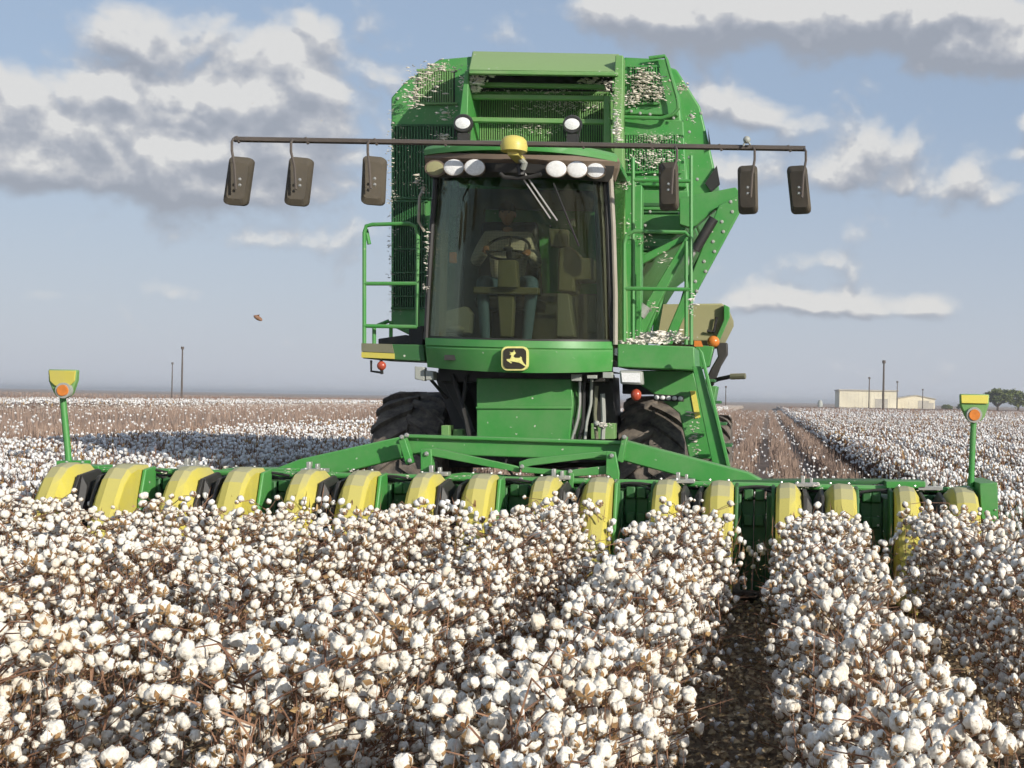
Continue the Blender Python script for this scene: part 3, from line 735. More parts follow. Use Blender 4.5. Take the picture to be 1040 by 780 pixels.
# roof
rf = MB(); zr0 = P(528, 157, 12.4)[2]
def ring(sc, z, yo=0.0):
    out = []
    for k in range(25):
        u = -1+2*k/24; px_ = lerp(431, 627, (u+1)/2); p = P(px_, 150, cabY(u)-.12)
        cx0 = P(529, 150, 12.8)[0]; out.append((cx0+(p[0]-cx0)*sc, p[1]+yo+(1-sc)*.8, z + (p[0]-cx0)*-.018))
    cx0 = P(529, 150, 12.8)[0]
    for (dx, yy) in ((.97, 13.6), (.95, 14.25), (.6, 14.4), (-.6, 14.4), (-.95, 14.25), (-.97, 13.6)): out.append((cx0+dx*sc, yy, z-.018*dx))
    return out
rings = [ring(1.0, zr0), ring(1.005, zr0+.05), ring(.98, zr0+.085), ring(.93, zr0+.105), ring(.5, zr0+.13)]
n = len(rings[0]); vs = sum(rings, []); fs = [(a*n+k, a*n+(k+1) % n, (a+1)*n+(k+1) % n, (a+1)*n+k) for a in range(4) for k in range(n)] + [tuple(range(n))[::-1], tuple(4*n+k for k in range(n))]
rf.add(vs, fs, 0, True); roof = rf.build('cab_roof', 'green', cabe)
hd = curved('light_visor', 'housing', [(433, 627, 155, 159, 0, -.10), (431, 629, 160, 164, 0, -.10), (432, 628, 166, 171, 0, -.05), (436, 624, 179, 183, -3, .06)], cabe, .10)
hd = curved('recess_shade', 'black', [(436, 624, 164, 168.5, 0, -.112), (437, 622, 173, 178, 0, -.09), (439, 620, 181, 185, -3, -.03)], cabe, .02)  # black sheet before the visor, painting in the dark recess behind the lamps
lamps = [(442, 171, .7, 'housing'), (461, 170, 1, 'lens'), (482, 170, 1, 'lens'), (565, 171.5, 1, 'lens'), (586, 172, 1, 'lens'), (605, 173, .85, 'lens')]
for (x, y_, s_, mt) in lamps:
    u = (x-529)/97; c = P(x, y_, cabY(u)-.24)
    l = MB(); l.lathe([(.16, .05), (.10, .085), (.02, .10), (0, .102)], c, 'Y', 24); l.v = [(a_, b_, c[2]+(z_-c[2])*.80) for a_, b_, z_ in l.v]
    lo_ = l.build('headlight', 'housing', cabe)
    l = MB(); prof = [(-.010, .001), (-.009, .04), (-.006, .07), (-.003, .085), (.003, .096*(1 if s_ == 1 else .85))]
    l.lathe(prof, (c[0], c[1]-.004, c[2]), 'Y', 24); l.v = [(a_, b_, c[2]+(z_-c[2])*.80) for a_, b_, z_ in l.v]; l.build('lens', mt if mt != 'housing' else 'tan', cabe).parent = lo_
# centre recess, wiper motor, wipers
m_ = MB(); m_.ptube([(508, 176, 12.12), (512, 180, 12.12), (524, 181, 12.12), (538, 180, 12.12), (550, 177, 12.12)], .02, 8); m_.ptube([(528, 168, 12.1), (530, 178, 12.1)], .035, 8); m_.build('wiper_motor', 'black', cabe)
m_ = MB(); m_.ptube([(529, 162, 12.05), (533, 166, 12.02), (531, 171, 12.05)], .03, 8); m_.build('camera_mount', 'palegrey', cabe)
for (a, b) in (((527, 175), (559, 222)), ((533, 176), (566, 224)), ((562, 186), (588, 250)), ):
    m_ = MB(); m_.ptube([(a[0], a[1], 12.18), ((a[0]+b[0])/2, (a[1]+b[1])/2, 12.21), (b[0], b[1], 12.26)], .008, 6); m_.build('wiper', 'steel' if a[0] < 560 else 'black', cabe)
# satellite dome
dm = MB(); c = P(522, 148.5, 11.86); dm.box((c[0]-.05, c[1]-.04, c[2]-.09), (c[0]+.05, c[1]+.4, c[2]-.056)); dm.lathe([(-.055, .09), (-.05, .12), (0, .125), (.012, .123)], c, 'Z', 28); dm.lathe([(.013, .121), (.05, .115), (.08, .09), (.095, .045), (.1, .001)], c, 'Z', 28); dm.build('satellite_dome', 'dome', cabe)
# two lamps on the roof
for (x, y_) in ((470, 125), (581, 126)):
    c = P(x, y_, 12.55); l = MB(); l.lathe([(.0, .085), (.03, .098), (.10, .08), (.14, .04)], c, 'Y', 20); l.box((c[0]-.055, c[1]+.02, c[2]-.19), (c[0]+.055, c[1]+.1, c[2]-.09)); l.ptube([(x, y_+17, 12.62), (x+.3, y_+25, 12.62)], .014)
    l.ptube([(x-8, y_+2, 12.62), (x-7, y_+13, 12.62), (x+7, y_+13, 12.62), (x+8, y_+2, 12.62)], .010)
    lo_ = l.build('roof_lamp', 'black', cabe)
    l = MB(); l.lathe([(-.012, .001), (-.010, .045), (-.002, .074)], c, 'Y', 20); l.v = [(a_, b_, c[2]+(z_-c[2])*.75) for a_, b_, z_ in l.v]; l.build('lens', 'lens', cabe).parent = lo_
# badge
bd = MB()
def rrect(cx_, cy_, hw, hh, r_, n=5):
    out = []
    for (sx, sy, a0) in ((1, 1, 0), (-1, 1, 90), (-1, -1, 180), (1, -1, 270)):
        for k in range(n+1):
            a = R(a0+90*k/n); out.append((cx_+sx*(hw-r_)+r_*math.cos(a), cy_+sy*(hh-r_)+r_*math.sin(a)))
    return out
bd.prism(rrect(522.7, 364, 13.4, 12.2, 6), 12.20, 12.26, 0); badge = bd.build('badge', 'badge_yellow', cabe)
m_ = MB(); m_.prism(rrect(522.7, 364, 11.6, 10.4, 4.6), 12.190, 12.199); m_.build('badge_field', 'badge_black', badge)
deer = [(300,300),(340,312),(375,300),(380,262),(395,300),(415,325),(385,350),(370,385),(400,405),(480,408),(495,380),(515,400),(520,440),(545,490),(595,545),(580,560),(520,520),(470,490),(400,478),(350,470),(310,465),(345,492),(330,505),(270,465),(245,440),(260,428),(310,425),(330,390),(335,355),(300,345),(330,325)]
deer = [(lerp(523, 500+x/17.33, 1.0), 340+y_/17.33) for x, y_ in deer]
m_ = MB(); m_.prism(deer, 12.181, 12.189); m_.build('leaping_deer', 'badge_yellow', badge)
# interior
st_ = MB(); st_.prism([(488, 225), (545, 225), (550, 300), (484, 300)], 13.72, 13.84); st_.box((P(486, 300, 13.4)[0], 13.2, P(500, 303, 13.4)[2]-.12), (P(549, 300, 13.4)[0], 13.75, P(500, 303, 13.4)[2])); st_.box((P(500, 300, 13.4)[0], 13.35, ZF+.001), (P(535, 300, 13.4)[0], 13.65, P(500, 303, 13.4)[2]-.13))
st_.build('driver_seat', 'rubber', cabe, .03)
m_ = MB(); m_.prism([(506, 264), (524, 264), (526, 292), (505, 292)], 12.72, 12.86); m_.prism([(480, 291), (547, 292), (547, 299), (480, 298)], 12.8, 12.9); m_.prism([(505, 299), (522, 299), (520, 342), (508, 342)], 12.85, 12.97)
m_.build('steering_column', 'khaki', cabe, .012)
wc = Vector(P(516, 252, 12.95)); ax = Vector((0, -.62, .78)).normalized(); uu = Vector((1, 0, 0)); vv = ax.cross(uu)
WR = .215
sw = MB(); sw.tube([wc+(uu*math.cos(a)+vv*math.sin(a))*WR for a in np.linspace(0, 2*math.pi, 33)[:-1]], .014, 8, closed=True)
for a in (R(200), R(340), R(90)): sw.tube([wc-ax*.02, wc+(uu*math.cos(a)+vv*math.sin(a))*WR], .012, 6)
sw.ell(wc-ax*.01, (.05, .05, .03)); sw.tube([wc, wc-ax*.2], .03, 8); sw.build('steering_wheel', 'rubber', cabe)
m_ = MB(); m_.prism([(557, 232), (577, 233), (577, 252), (559, 250)], 12.95, 13.05); m_.build('monitor', 'khaki', cabe, .012)
m_ = MB(); m_.prism([(567, 252), (580, 250), (590, 262), (602, 262), (602, 284), (583, 284), (583, 296), (566, 296)], 12.85, 13.3); m_.build('console', 'khaki', cabe, .02)
m_ = MB(); m_.prism([(566, 298), (577, 298), (583, 342), (565, 342)], 12.82, 13.2); m_.build('console_panel', 'dim', cabe, .01)
m_ = MB(); m_.prism([(597, 300), (606, 300), (606, 338), (596, 338)], 12.9, 13.1); m_.prism([(579, 222), (584, 222), (584, 230), (579, 230)], 12.9, 12.95); m_.build('door_pocket', 'dim', cabe, .01)
m_ = MB(); m_.prism([(453, 316), (472, 311), (478, 318), (476, 338), (452, 338)], 12.85, 13.05); m_.ell(P(463, 334, 12.84), (.09, .05, .035)); m_.build('reflection_box', 'palegrey', cabe, .015)  # pale box added to imitate a bright reflection low in the cab
m_ = MB(); m_.prism([(456, 256), (463, 256), (463, 267), (456, 267)], 12.85, 12.9); m_.build('hazard_triangle', 'orange', cabe, .008)
# ---- mirror bar
mb_ = MB(); mb_.tube([P(238, 141.5, 12.0), P(818, 151, 12.0)], .027, 6)
for k in range(9): mb_.ptube([(240+k*70, 138.5+k*1.15, 11.99), (243+k*70, 145+k*1.15, 11.99)], .014, 5)
bar = mb_.build('mirror_bar', 'bar', pk)
for (hx, hy_, mx, my, tl) in ((237, 141, 242.5, 184, 3), (297, 142, 303.5, 184.5, 2.5), (375, 143, 379.5, 183.5, 1), (686, 149, 679, 189, -.5), (765, 150, 759.5, 192.5, -.5), (817, 151, 811.5, 192.5, -2.5)):
    mm = MB(); w_, h_ = 10.2, 24.5; cx0, cy0 = mx, my
    pts = []
    for (a, b) in rrect(0, 0, w_, h_, 4.5, 3): pts.append((cx0 + a - tl*b/h_, cy0 + b + a*.02))
    a_ = [P(x, y_, 11.98) for x, y_ in pts]; cen = Vector(P(cx0, cy0, 11.90))
    sgn = 1 if mx < 500 else -1
    a_ = [(x, y_ + sgn*(x-cen.x)*.45, z) for x, y_, z in a_]
    inner = [tuple(Vector(q).lerp(cen, .25)) for q in a_]; inner = [(x, y_-.02 + .0, z) for x, y_, z in inner]
    n = len(a_); back = [(x, y_+.05, z) for x, y_, z in a_]
    mm.add(a_+inner+back, [tuple(n+k for k in range(n))]+[(k, (k+1) % n, n+(k+1) % n, n+k) for k in range(n)]+[(k, 2*n+k, 2*n+(k+1) % n, (k+1) % n) for k in range(n)]+[tuple(2*n+k for k in range(n))[::-1]], 0, True)
    mo = mm.build('mirror', 'mirror', bar)
    for p_ in mo.data.polygons: p_.use_smooth = False
    hk = MB(); sx = mx-(3 if mx < 500 else -3)
    hk.ptube([(hx, hy_, 11.96), (hx-1.5*sgn, hy_+3, 11.88), (hx-1.5*sgn, hy_+12, 11.85), (sx-1.5*sgn, my-16, 11.84), (sx, my+8, 11.83)], .012, 7); hk.build('hook', 'bar', mo)
    for dy in (-2, 4):
        b_ = MB(); b_.lathe([(-.012, .008), (0, .016)], P(mx+(1 if mx < 500 else 0), my+dy, 11.85), 'Y', 8); b_.build('bolt', 'steel', mo)
bl = MB(); bl.ell(P(758.5, 142, 11.95), (.035, .035, .035)); bl.ptube([(755, 148, 11.95), (758, 141, 11.95), (762, 147, 11.95)], .01); bl.build('bulb_lamp', 'palegrey', bar)

# ---- basket
lo_out = [(397, 99), (412, 82), (446, 60), (480, 57), (600, 60), (600, 304), (425, 345), (397, 331)]
bk = MB(); bk.prism(lo_out, 14.9, 18.6)
outline = [(474, 57), (630, 60), (676, 62), (688, 88), (693, 130), (699, 185), (702, 222), (690, 236), (662, 258), (642, 290), (620, 300), (474, 330)]
bk.prism(outline, 14.45, 18.55)
basket = bk.build('basket', 'green', pk, .02)
sp = MB(); sp.prism([(672, 66), (687, 70), (711, 108), (721, 150), (728, 183), (706, 224), (680, 228)], 14.9, 18.4); sp.build('side_panel', 'green', basket, .02)
sp = MB(); sp.prism([(728, 168), (731, 186), (722, 194), (716, 186)], 14.85, 14.95); sp.prism([(719, 130), (722, 148), (720, 152)], 14.85, 14.9); sp.build('rubber_flap', 'rubber', basket)
def grille(x0, y0, x1, y1, Y, dx=2.1, bw=.9, back='rubber', bar_='green', slant=0, frame=True):
    gb = MB(); x = x0
    while x < x1-bw:
        gb.prism([(x, y0), (x+bw, y0), (x+bw+slant, y1), (x+slant, y1)], Y-.03, Y-.005, 0); x += dx
    if frame:
        gb.rect(x0-2, y0-2, x1+2, y0, Y-.035, Y-.004, 0); gb.rect(x0-2, y1, x1+2, y1+2, Y-.035, Y-.004, 0)
    o = gb.build('grille', bar_, basket)
    b2 = MB(); b2.rect(x0, y0, x1, y1, Y-.004, Y-.002); b2.build('grille_shade', back, basket)  # dark sheet behind the bars, painting in the unlit basket interior
    return o
YB = 14.45
grille(476, 95, 618, 150, YB, 2.3, 1.1, bar_='green_dusty')
grille(640, 68, 668, 104, YB-.12, 2.6, 1.4)
grille(636, 137, 690, 174, YB-.08, 2.6, 1.5, bar_='green')
grille(425, 72, 462, 104, YB+.45, 2.4, 1.3, bar_='green_dusty')
grille(399, 205, 432, 312, YB+.45, 2.4, 1.2, bar_='shaded_green')
grille(399, 128, 466, 200, YB+.45, 3.0, 1.9, bar_='shaded_green')
for y_ in (228, 252, 276, 300):
    q = MB(); q.rect(398, y_, 433, y_+1.6, YB+.41, YB+.419); q.build('crossbar', 'shaded_green', basket)
# upper right panel and its frame
q = MB(); q.prism([(634, 58), (676, 60), (688, 90), (688, 117), (634, 116)], YB-.115, YB-.001); q.build('front_panel', 'green', basket, .012)
q = MB(); q.prism([(634, 120), (694, 122), (697, 190), (634, 188)], YB-.075, YB-.001); q.build('front_panel', 'green', basket, .012)
q = MB(); q.prism([(634, 192), (699, 194), (702, 214), (634, 213)], YB-.07, YB-.001); q.build('front_panel', 'green', basket, .012)
q = MB(); q.prism([(634, 217), (700, 219), (694, 238), (634, 237)], YB-.06, YB-.001); q.prism([(634, 241), (684, 243), (662, 266), (634, 270)], YB-.05, YB-.001); q.build('front_panel', 'green', basket, .012)
for (a, b, c_, d) in ((640, 206, 692, 209), (640, 250, 676, 254), (640, 214.2, 700, 216)):
    q = MB(); q.rect(a, b, c_, d, YB-.085, YB-.071); q.build('seam_strip', 'shaded_green', basket)
q = MB(); q.ptube([(659, 59, YB-.2), (675, 57, YB-.2), (677, 61, YB-.22), (688, 100, YB-.24), (689, 110, YB-.24), (684, 116, YB-.22), (672, 120, YB-.2), (632, 119, YB-.15)], .022, 8); q.build('frame_tube', 'green', basket)
# hood, crossbars, posts
q = MB()
a_ = [P(480, 52, 14.1), P(629, 55, 14.1), P(628, 73, 13.75), P(476, 71, 13.75)]
b_ = [P(480, 52, 14.44), P(629, 55, 14.44), P(628, 78, 14.44), P(476, 76, 14.44)]
q.add(a_+b_, [(0, 1, 2, 3), (7, 6, 5, 4), (0, 4, 5, 1), (1, 5, 6, 2), (2, 6, 7, 3), (3, 7, 4, 0)]); q.prism([(476, 71), (628, 73), (628, 77), (476, 75)], 13.72, 13.78); q.build('hood_panel', 'green_dusty', basket, .01)
q = MB(); q.rect(474, 76, 622, 95, YB-.012, YB-.001); q.build('hood_shade', 'rubber', basket)  # flat dark sheet stands in for the shade under the hood
for (y0, y1, x0, x1, t) in ((83, 85.5, 480, 614, 4.5), (95, 97, 472, 620, 5), (118.5, 121, 474, 622, 5)):
    q = MB(); q.prism([(x0, y0), (x1, y1), (x1, y1+t), (x0, y0+t)], 14.05, 14.12); q.build('crossbar', 'green_dusty', basket, .01)
for pts in ([(476, 72), (481, 72), (473, 120), (466, 120)], [(470, 122), (476, 122), (472, 160), (464, 160)], [(613, 97), (619, 97), (620, 150), (613, 150)]):
    q = MB(); q.prism(pts, 13.98, 14.4); q.build('post', 'green_dusty', basket, .008)
q = MB(); q.prism([(472, 72), (476, 72), (474, 152), (466, 152), (466, 122)], 13.85, 14.89); q.build('side_wall', 'green', basket, .008)
q = MB(); q.prism([(625, 56), (633, 56), (632, 120), (638, 350), (629, 350), (622, 120)], 13.75, 13.95); q.build('post', 'green_dusty', basket, .01)
q = MB(); q.prism([(634, 188), (652, 188), (651, 350), (636, 350)], 13.8, 14.0); q.build('post', 'green', basket, .01)
for (x, y_) in ((647, 68), (662, 69), (641, 113), (650, 115), (660, 116), (702, 117), (684, 120), (712, 115), (671, 182), (700, 134), (690, 182), (708, 182), (640, 232), (655, 229), (660, 215), (690, 217), (404, 100), (408, 130), (418, 100), (440, 103), (700, 160), (655, 182)):
    b_ = MB(); b_.lathe([(-.012, .01), (0, .019)], P(x, y_, YB-.14 if x > 470 else YB+.44), 'Y', 8); b_.build('bolt', 'palegrey', basket)
# lift arms on the right
am = MB(); am.prism([(690, 201), (747, 190), (752, 196), (752, 214), (738, 225), (727, 212), (704, 232), (690, 228)], 14.0, 14.12); am.build('lift_plate', 'green', basket, .01)
am = MB(); am.prism([(730, 208), (752, 198), (752, 214), (712, 288), (696, 318), (682, 350), (672, 350), (688, 312), (704, 274)], 13.9, 13.99); arm = am.build('lift_arm', 'green', basket, .012)
for k in range(11):
    t = k/10; b_ = MB(); b_.lathe([(-.012, .012), (0, .021)], P(lerp(745, 700, t)+(3 if k % 2 else -3), lerp(205, 306, t), 13.9), 'Y', 8); b_.build('bolt', 'palegrey', basket)
am = MB(); am.ptube([(725, 222, 13.85), (706, 254, 13.85)], .055, 10); am.ptube([(706, 254, 13.85), (696, 270, 13.85)], .028, 8, 1); am.build('hydraulic_ram', ['black', 'steel'], basket)
am = MB(); am.prism([(697, 240), (702, 244), (664, 318), (650, 348), (643, 348), (658, 304)], 13.95, 14.1); am.prism([(646, 262), (700, 236), (702, 241), (646, 272)], 14.1, 14.2); am.build('brace', 'green', basket, .01)
for pts in (([(700, 245), (680, 275), (660, 330), (655, 350)]), ([(718, 250), (700, 285), (690, 320), (684, 346)]), ([(690, 262), (672, 300), (664, 346)])):
    am = MB(); am.ptube([(a, b, 14.15) for a, b in pts], .035, 8); am.build('duct', 'green' if pts[0][0] != 718 else 'rubber', basket)
am = MB(); am.ptube([(649, 320, 13.9), (656, 310, 13.9)], .07, 10); am.build('filter_canister', 'palegrey', basket)

# ---- right side: platform, railing, ladder, fender
pl = MB(); pl.prism([(627, 349), (705, 352), (706, 376), (627, 373)], 12.75, 13.7); plat = pl.build('platform', 'green', pk, .012)
q = MB(); q.prism([(631, 376), (704, 377), (728, 466), (700, 466), (690, 420), (664, 400), (640, 384)], 13.2, 13.35); q.build('fender', 'green', pk, .012)
for pts in ([(634, 347, 12.8), (634, 248, 12.8), (636, 239, 12.8), (644, 235, 12.8), (696, 236, 12.8), (702, 242, 12.8), (702, 350, 12.8)], [(634, 293, 12.8), (702, 294, 12.8)], [(643, 350, 13.0), (643, 160, 13.0)], [(702, 350, 13.0), (702, 158, 13.0)], [(697, 350, 13.3), (697, 245, 13.3)], [(643, 183, 13.0), (702, 184, 13.0)]):
    q = MB(); q.ptube(pts, .02, 8); q.build('handrail', 'green', plat)
q = MB(); q.prism([(703, 372), (712, 372), (740, 475), (724, 475)], 12.5, 12.62); q.prism([(709, 352), (714, 358), (742, 475), (738, 475)], 12.45, 12.5); lad = q.build('ladder', 'green', pk, .008)
q = MB(); q.prism([(701, 397), (706.5, 397), (711.5, 424), (706, 425)], 13.185, 13.199); q.build('decal', 'decal', lad)
for k in range(4):
    q = MB(); t = k/4; x = lerp(712, 735, t); q.rect(x, 385+k*22, x+14, 388+k*22, 12.62, 13.0); q.build('rung', 'shaded_green', lad, .004)
lp = MB(); lp.prism([(629, 376), (652, 377), (653, 391), (630, 390)], 12.6, 12.75); l0 = lp.build('work_lamp', 'palegrey', pk, .015)
q = MB(); q.prism([(631, 378.5), (650, 379), (650.5, 388.5), (632, 388)], 12.585, 12.598); q.build('lens', 'lens', l0)
q = MB(); q.ell(P(646, 401, 12.8), (.055, .05, .06)); q.build('red_lamp', 'red', pk)
q = MB(); q.prism([(664, 400), (694, 402), (694, 408), (664, 407)], 13.05, 13.15); tl_ = q.build('lamp_bar', 'black', pk, .006)
for k in range(5):
    q = MB(); q.ell(P(667+k*6, 403.6+k*.3, 13.04), (.026, .02, .022)); q.build('lens', 'lens', tl_)
# engine cover and rear bits
q = MB(); q.prism([(664, 309), (733, 308), (740, 313), (740, 320), (727, 346), (664, 348)], 15.3, 17.6); eng = q.build('engine_cover', 'tan', pk, .02)
q = MB(); q.prism([(735, 309), (741, 312), (741, 322), (728, 352), (723, 352), (735, 325)], 15.2, 15.29); q.build('cover_edge', 'green', eng, .008)
q = MB(); q.ptube([(728, 322, 15.25), (725, 337, 15.25), (718, 336, 15.25)], .018, 6); q.build('handle', 'black', eng)
q = MB(); q.ell(P(724.5, 347, 15.0), (.075, .07, .07)); q.build('beacon', 'orange', pk)
q = MB(); q.prism([(727, 348), (739, 348), (739, 360), (732, 372), (724, 392), (714, 392), (722, 374), (729, 362)], 15.0, 15.15); q.build('exhaust', 'black', pk, .015)
q = MB(); q.ptube([(722, 388, 15.0), (730, 385, 14.9), (742, 382.5, 14.8)], .025, 8, 0); q.ptube([(742, 382.5, 14.8), (757, 382, 14.75)], .035, 8, 1); q.build('side_marker', ['black', 'khaki'], pk)
q = MB(); q.prism([(706, 350), (725, 352), (720, 372), (706, 376)], 14.9, 15.2); q.prism([(714, 392), (728, 392), (724, 415), (712, 418)], 15.3, 16.0); q.build('rear_panel', 'green', pk, .01)
q = MB(); q.prism([(705, 346), (712, 346), (714, 352), (705, 352)], 14.2, 14.25); q.build('tail_lamp', 'orange', pk)
# white fittings near the hitch
q = MB(); q.ell(P(612, 432, 12.8), (.05, .04, .03)); q.ell(P(606, 430, 12.8), (.03, .03, .03)); q.rect(596, 381, 606, 384.5, 12.6, 12.7); q.rect(580, 380, 590, 387, 12.6, 12.7); q.rect(612, 378, 622, 384, 12.6, 12.7); q.build('fitting', 'palegrey', pk, .005)

# ---- left platform
pl = MB(); pl.prism([(368, 349), (430, 350), (432, 367), (368, 364)], 12.75, 13.7); lpf = pl.build('platform', 'shaded_green', pk, .01)
q = MB(); q.prism([(367, 357.5), (400, 359), (400, 364.5), (367, 363)], 12.72, 12.748); q.build('warning_strip', 'yellow', lpf)
q = MB(); q.prism([(367, 348.5), (398, 349.5), (400, 358.5), (367, 357)], 12.73, 12.748); q.build('side_plate', 'khaki', lpf)
for pts in ([(370, 350, 12.8), (370, 236, 12.8), (372, 229.5, 12.8), (378, 228, 12.8), (415, 227, 12.8), (422, 230, 12.8), (424.5, 238, 12.8), (424, 332, 12.8)], [(370, 288, 12.8), (424, 288, 12.8)], [(370, 331, 12.8), (424, 332, 12.8)], [(372, 233, 12.9), (375, 248, 12.9)], [(380, 332, 13.4), (395, 326, 13.4)], [(380, 350, 12.9), (380, 333, 12.9)], [(397, 326, 13.5), (397, 350, 13.5)]):
    q = MB(); q.ptube(pts, .020, 8); q.build('handrail', 'green', lpf)
q = MB(); q.prism([(415, 330), (430, 331), (430, 350), (415, 350)], 13.1, 13.5); q.prism([(384, 344), (412, 340), (430, 344), (430, 350), (384, 350)], 13.2, 13.4); q.build('step_box', 'black', lpf, .01)
q = MB(); q.ptube([(377, 366, 12.8), (377, 377, 12.8), (388, 378.5, 12.8)], .012, 6); q.ptube([(387, 366, 12.8), (388, 380, 12.8)], .016, 6); q.build('lamp_bracket', 'black', lpf)
q = MB(); q.ell(P(387.5, 371.5, 12.72), (.046, .04, .046)); q.build('marker_lamp', 'red', lpf)
q = MB(); q.prism([(421, 372), (431, 373), (431, 387), (421, 385)], 12.7, 12.8); q.prism([(432, 376), (440, 377), (440, 386), (432, 386)], 12.7, 12.85); q.build('work_lamp', 'palegrey', pk, .008)
q = MB(); q.ptube([(438, 386, 12.9), (450, 400, 13.0), (454, 404, 13.1)], .018, 6); q.build('lamp_arm', 'black', pk)
# grab handle with fluff left of the windscreen
q = MB(); q.ptube([(430, 192, 12.75), (426, 200, 12.7), (425, 225, 12.7), (431, 235, 12.75)], .014, 6); q.build('grab_handle', 'chrome_trim', cabe)

# ---- lint caught on the machine
ln = NPM()
def clump(px, py, Y, n, sx, sy, r=.02, dirty=0):
    n = int(n*4.5); r *= .46
    q = np.array([P(px+RNG.normal(0, sx), py+RNG.normal(0, sy), Y-abs(RNG.normal(0, .02))) for _ in range(n)])
    ln.scatter(lumpy(ico1[0], 11, .3)*np.array([2.3, .4, .7]), ico1[1], q, np.minimum(RNG.lognormal(-.45, .55, n), 2.2)*r, dirty, 1.5)
for (a) in [(484, 80, 13.95, 26, 6, 3, .03), (473, 84, 14.0, 14, 3, 5, .028), (482, 90, 14.0, 12, 3, 2, .03), (598, 82, 14.3, 14, 5, 2, .025), (612, 88, 14.2, 18, 4, 3, .025), (560, 93, 14.2, 20, 22, 1.5, .015),
            (575, 107, 14.4, 90, 22, 4, .013), (545, 128, 14.4, 50, 14, 5, .012), (500, 92, 14.2, 12, 14, 1.5, .012), (455, 116, 14.2, 14, 4, 4, .02), (451, 138, 14.2, 12, 4, 2, .022),
            (655, 84, 14.28, 80, 9, 8, .024, 1), (668, 95, 14.25, 30, 6, 5, .024, 1), (642, 100, 14.28, 24, 5, 4, .022, 0), (692, 90, 14.4, 16, 3, 3, .02, 1), (627, 130, 13.7, 30, 2, 8, .024, 0), (626, 95, 13.72, 16, 2, 12, .015, 1),
            (660, 160, 14.3, 110, 15, 7, .016, 0), (665, 140, 14.3, 60, 14, 3, .012, 0), (703, 120, 14.4, 8, 2, 3, .02), (628, 188, 13.75, 22, 6, 2, .02), (425, 184, 12.7, 10, 2, 3, .015), (430, 190, 12.7, 8, 1, 4, .014), (434, 240, 12.7, 8, 1, 9, .013), (433, 262, 12.7, 6, 1, 6, .012), (432, 292, 12.7, 5, 2, 2, .014),
            (432, 80, 14.35, 40, 10, 7, .022, 1), (446, 68, 14.35, 30, 10, 3, .018, 1), (422, 97, 14.35, 26, 4, 7, .022, 1), (414, 98, 14.35, 16, 4, 4, .016, 0),
            (668, 342, 13.2, 70, 11, 3, .035), (655, 347, 12.9, 40, 13, 1.5, .03), (690, 343, 13.1, 16, 5, 2, .02), (640, 346, 12.9, 18, 5, 1, .025), (703, 311, 12.75, 10, 2, 5, .018),
            (662, 312, 13.7, 8, 3, 3, .02), (612, 432, 12.7, 10, 5, 2, .016), (675, 265, 13.8, 8, 4, 4, .015), (652, 243, 13.8, 10, 6, 3, .014), (705, 440, 13.1, 16, 3, 12, .02, 1), (640, 232, 13.8, 8, 4, 6, .014)]:
    clump(*a)
# ragged lint fringe on the left edge of the basket and trash flying off the machine
for k in range(150): clump(397+RNG.normal(0, 2.2), RNG.uniform(105, 320), 14.4, 1, .5, .5, .011, 1 if k % 3 else 0)
for k in range(200): clump(RNG.uniform(400, 465), RNG.uniform(110, 320), 14.4, 1, 1, 1, .006, k % 2)
for k in range(60): clump(RNG.uniform(200, 420), RNG.uniform(20, 360), 13.0+RNG.uniform(-1, 3), 1, 1, 1, .0055, 1)
for k in range(70):
    i_ = k % 8; clump(HEAD_C[i_]+RNG.uniform(-40, 40), lerp(473, 498, i_/7)-RNG.uniform(-4, 3), 10.9, 1, 2, 1, .012, k % 2)
tag(ln.obj('cotton_lint', ['lint', 'dirty_lint'], (0, 1)), 'tufts of lint and trash caught on the green machine', kind='stuff')
tr_ = MB(); c = P(262, 323, 12.5); tr_.ell(c, (.05, .02, .022), 0, 8, 5, Euler((0, .5, 0)).to_matrix()); tr_.add([(c[0]-.05, c[1], c[2]+.02), (c[0]+.02, c[1]-.01, c[2]+.035), (c[0], c[1]+.01, c[2])], [(0, 1, 2)])
tag(tr_.build('leaf_scrap', 'stem', origin=c), 'dark scrap of leaf blown into the air left of the picker', 'leaf scrap')

# ------------------------------------------------------------------ driver
def skin_obj(name, verts, edges, radii, mat, parent, sub=2, root=0):
    og = Vector(ROOTLOC[root_of(parent).name]) if parent else Vector()
    me = bpy.data.meshes.new(name); me.from_pydata([tuple(Vector(v)-og) for v in verts], edges, [])
    o = bpy.data.objects.new(name, me); C.objects.link(o); o.parent = parent
    o.modifiers.new('skin', 'SKIN'); sv = me.skin_vertices[0].data
    for i, r_ in enumerate(radii): sv[i].radius = (r_ if isinstance(r_, tuple) else (r_, r_)); sv[i].use_root = (i == root)
    s_ = o.modifiers.new('sub', 'SUBSURF'); s_.levels = s_.render_levels = sub
    me.materials.append(M[mat]); o.modifiers['skin'].use_smooth_shade = True
    return o
px0 = P(515, 250, 13.45); bx = px0[0]; zh = P(515, 297, 13.4)[2]
person = empty('person', (bx, 13.4, zh), 'driver in a plaid shirt, jeans and dark cap seated at the wheel behind the windscreen', 'person')
by = 13.5; zs = zh+.57
hL = wc + (uu*math.cos(R(190))+vv*math.sin(R(190)))*WR; hR = wc + (uu*math.cos(R(-25))+vv*math.sin(R(-25)))*WR
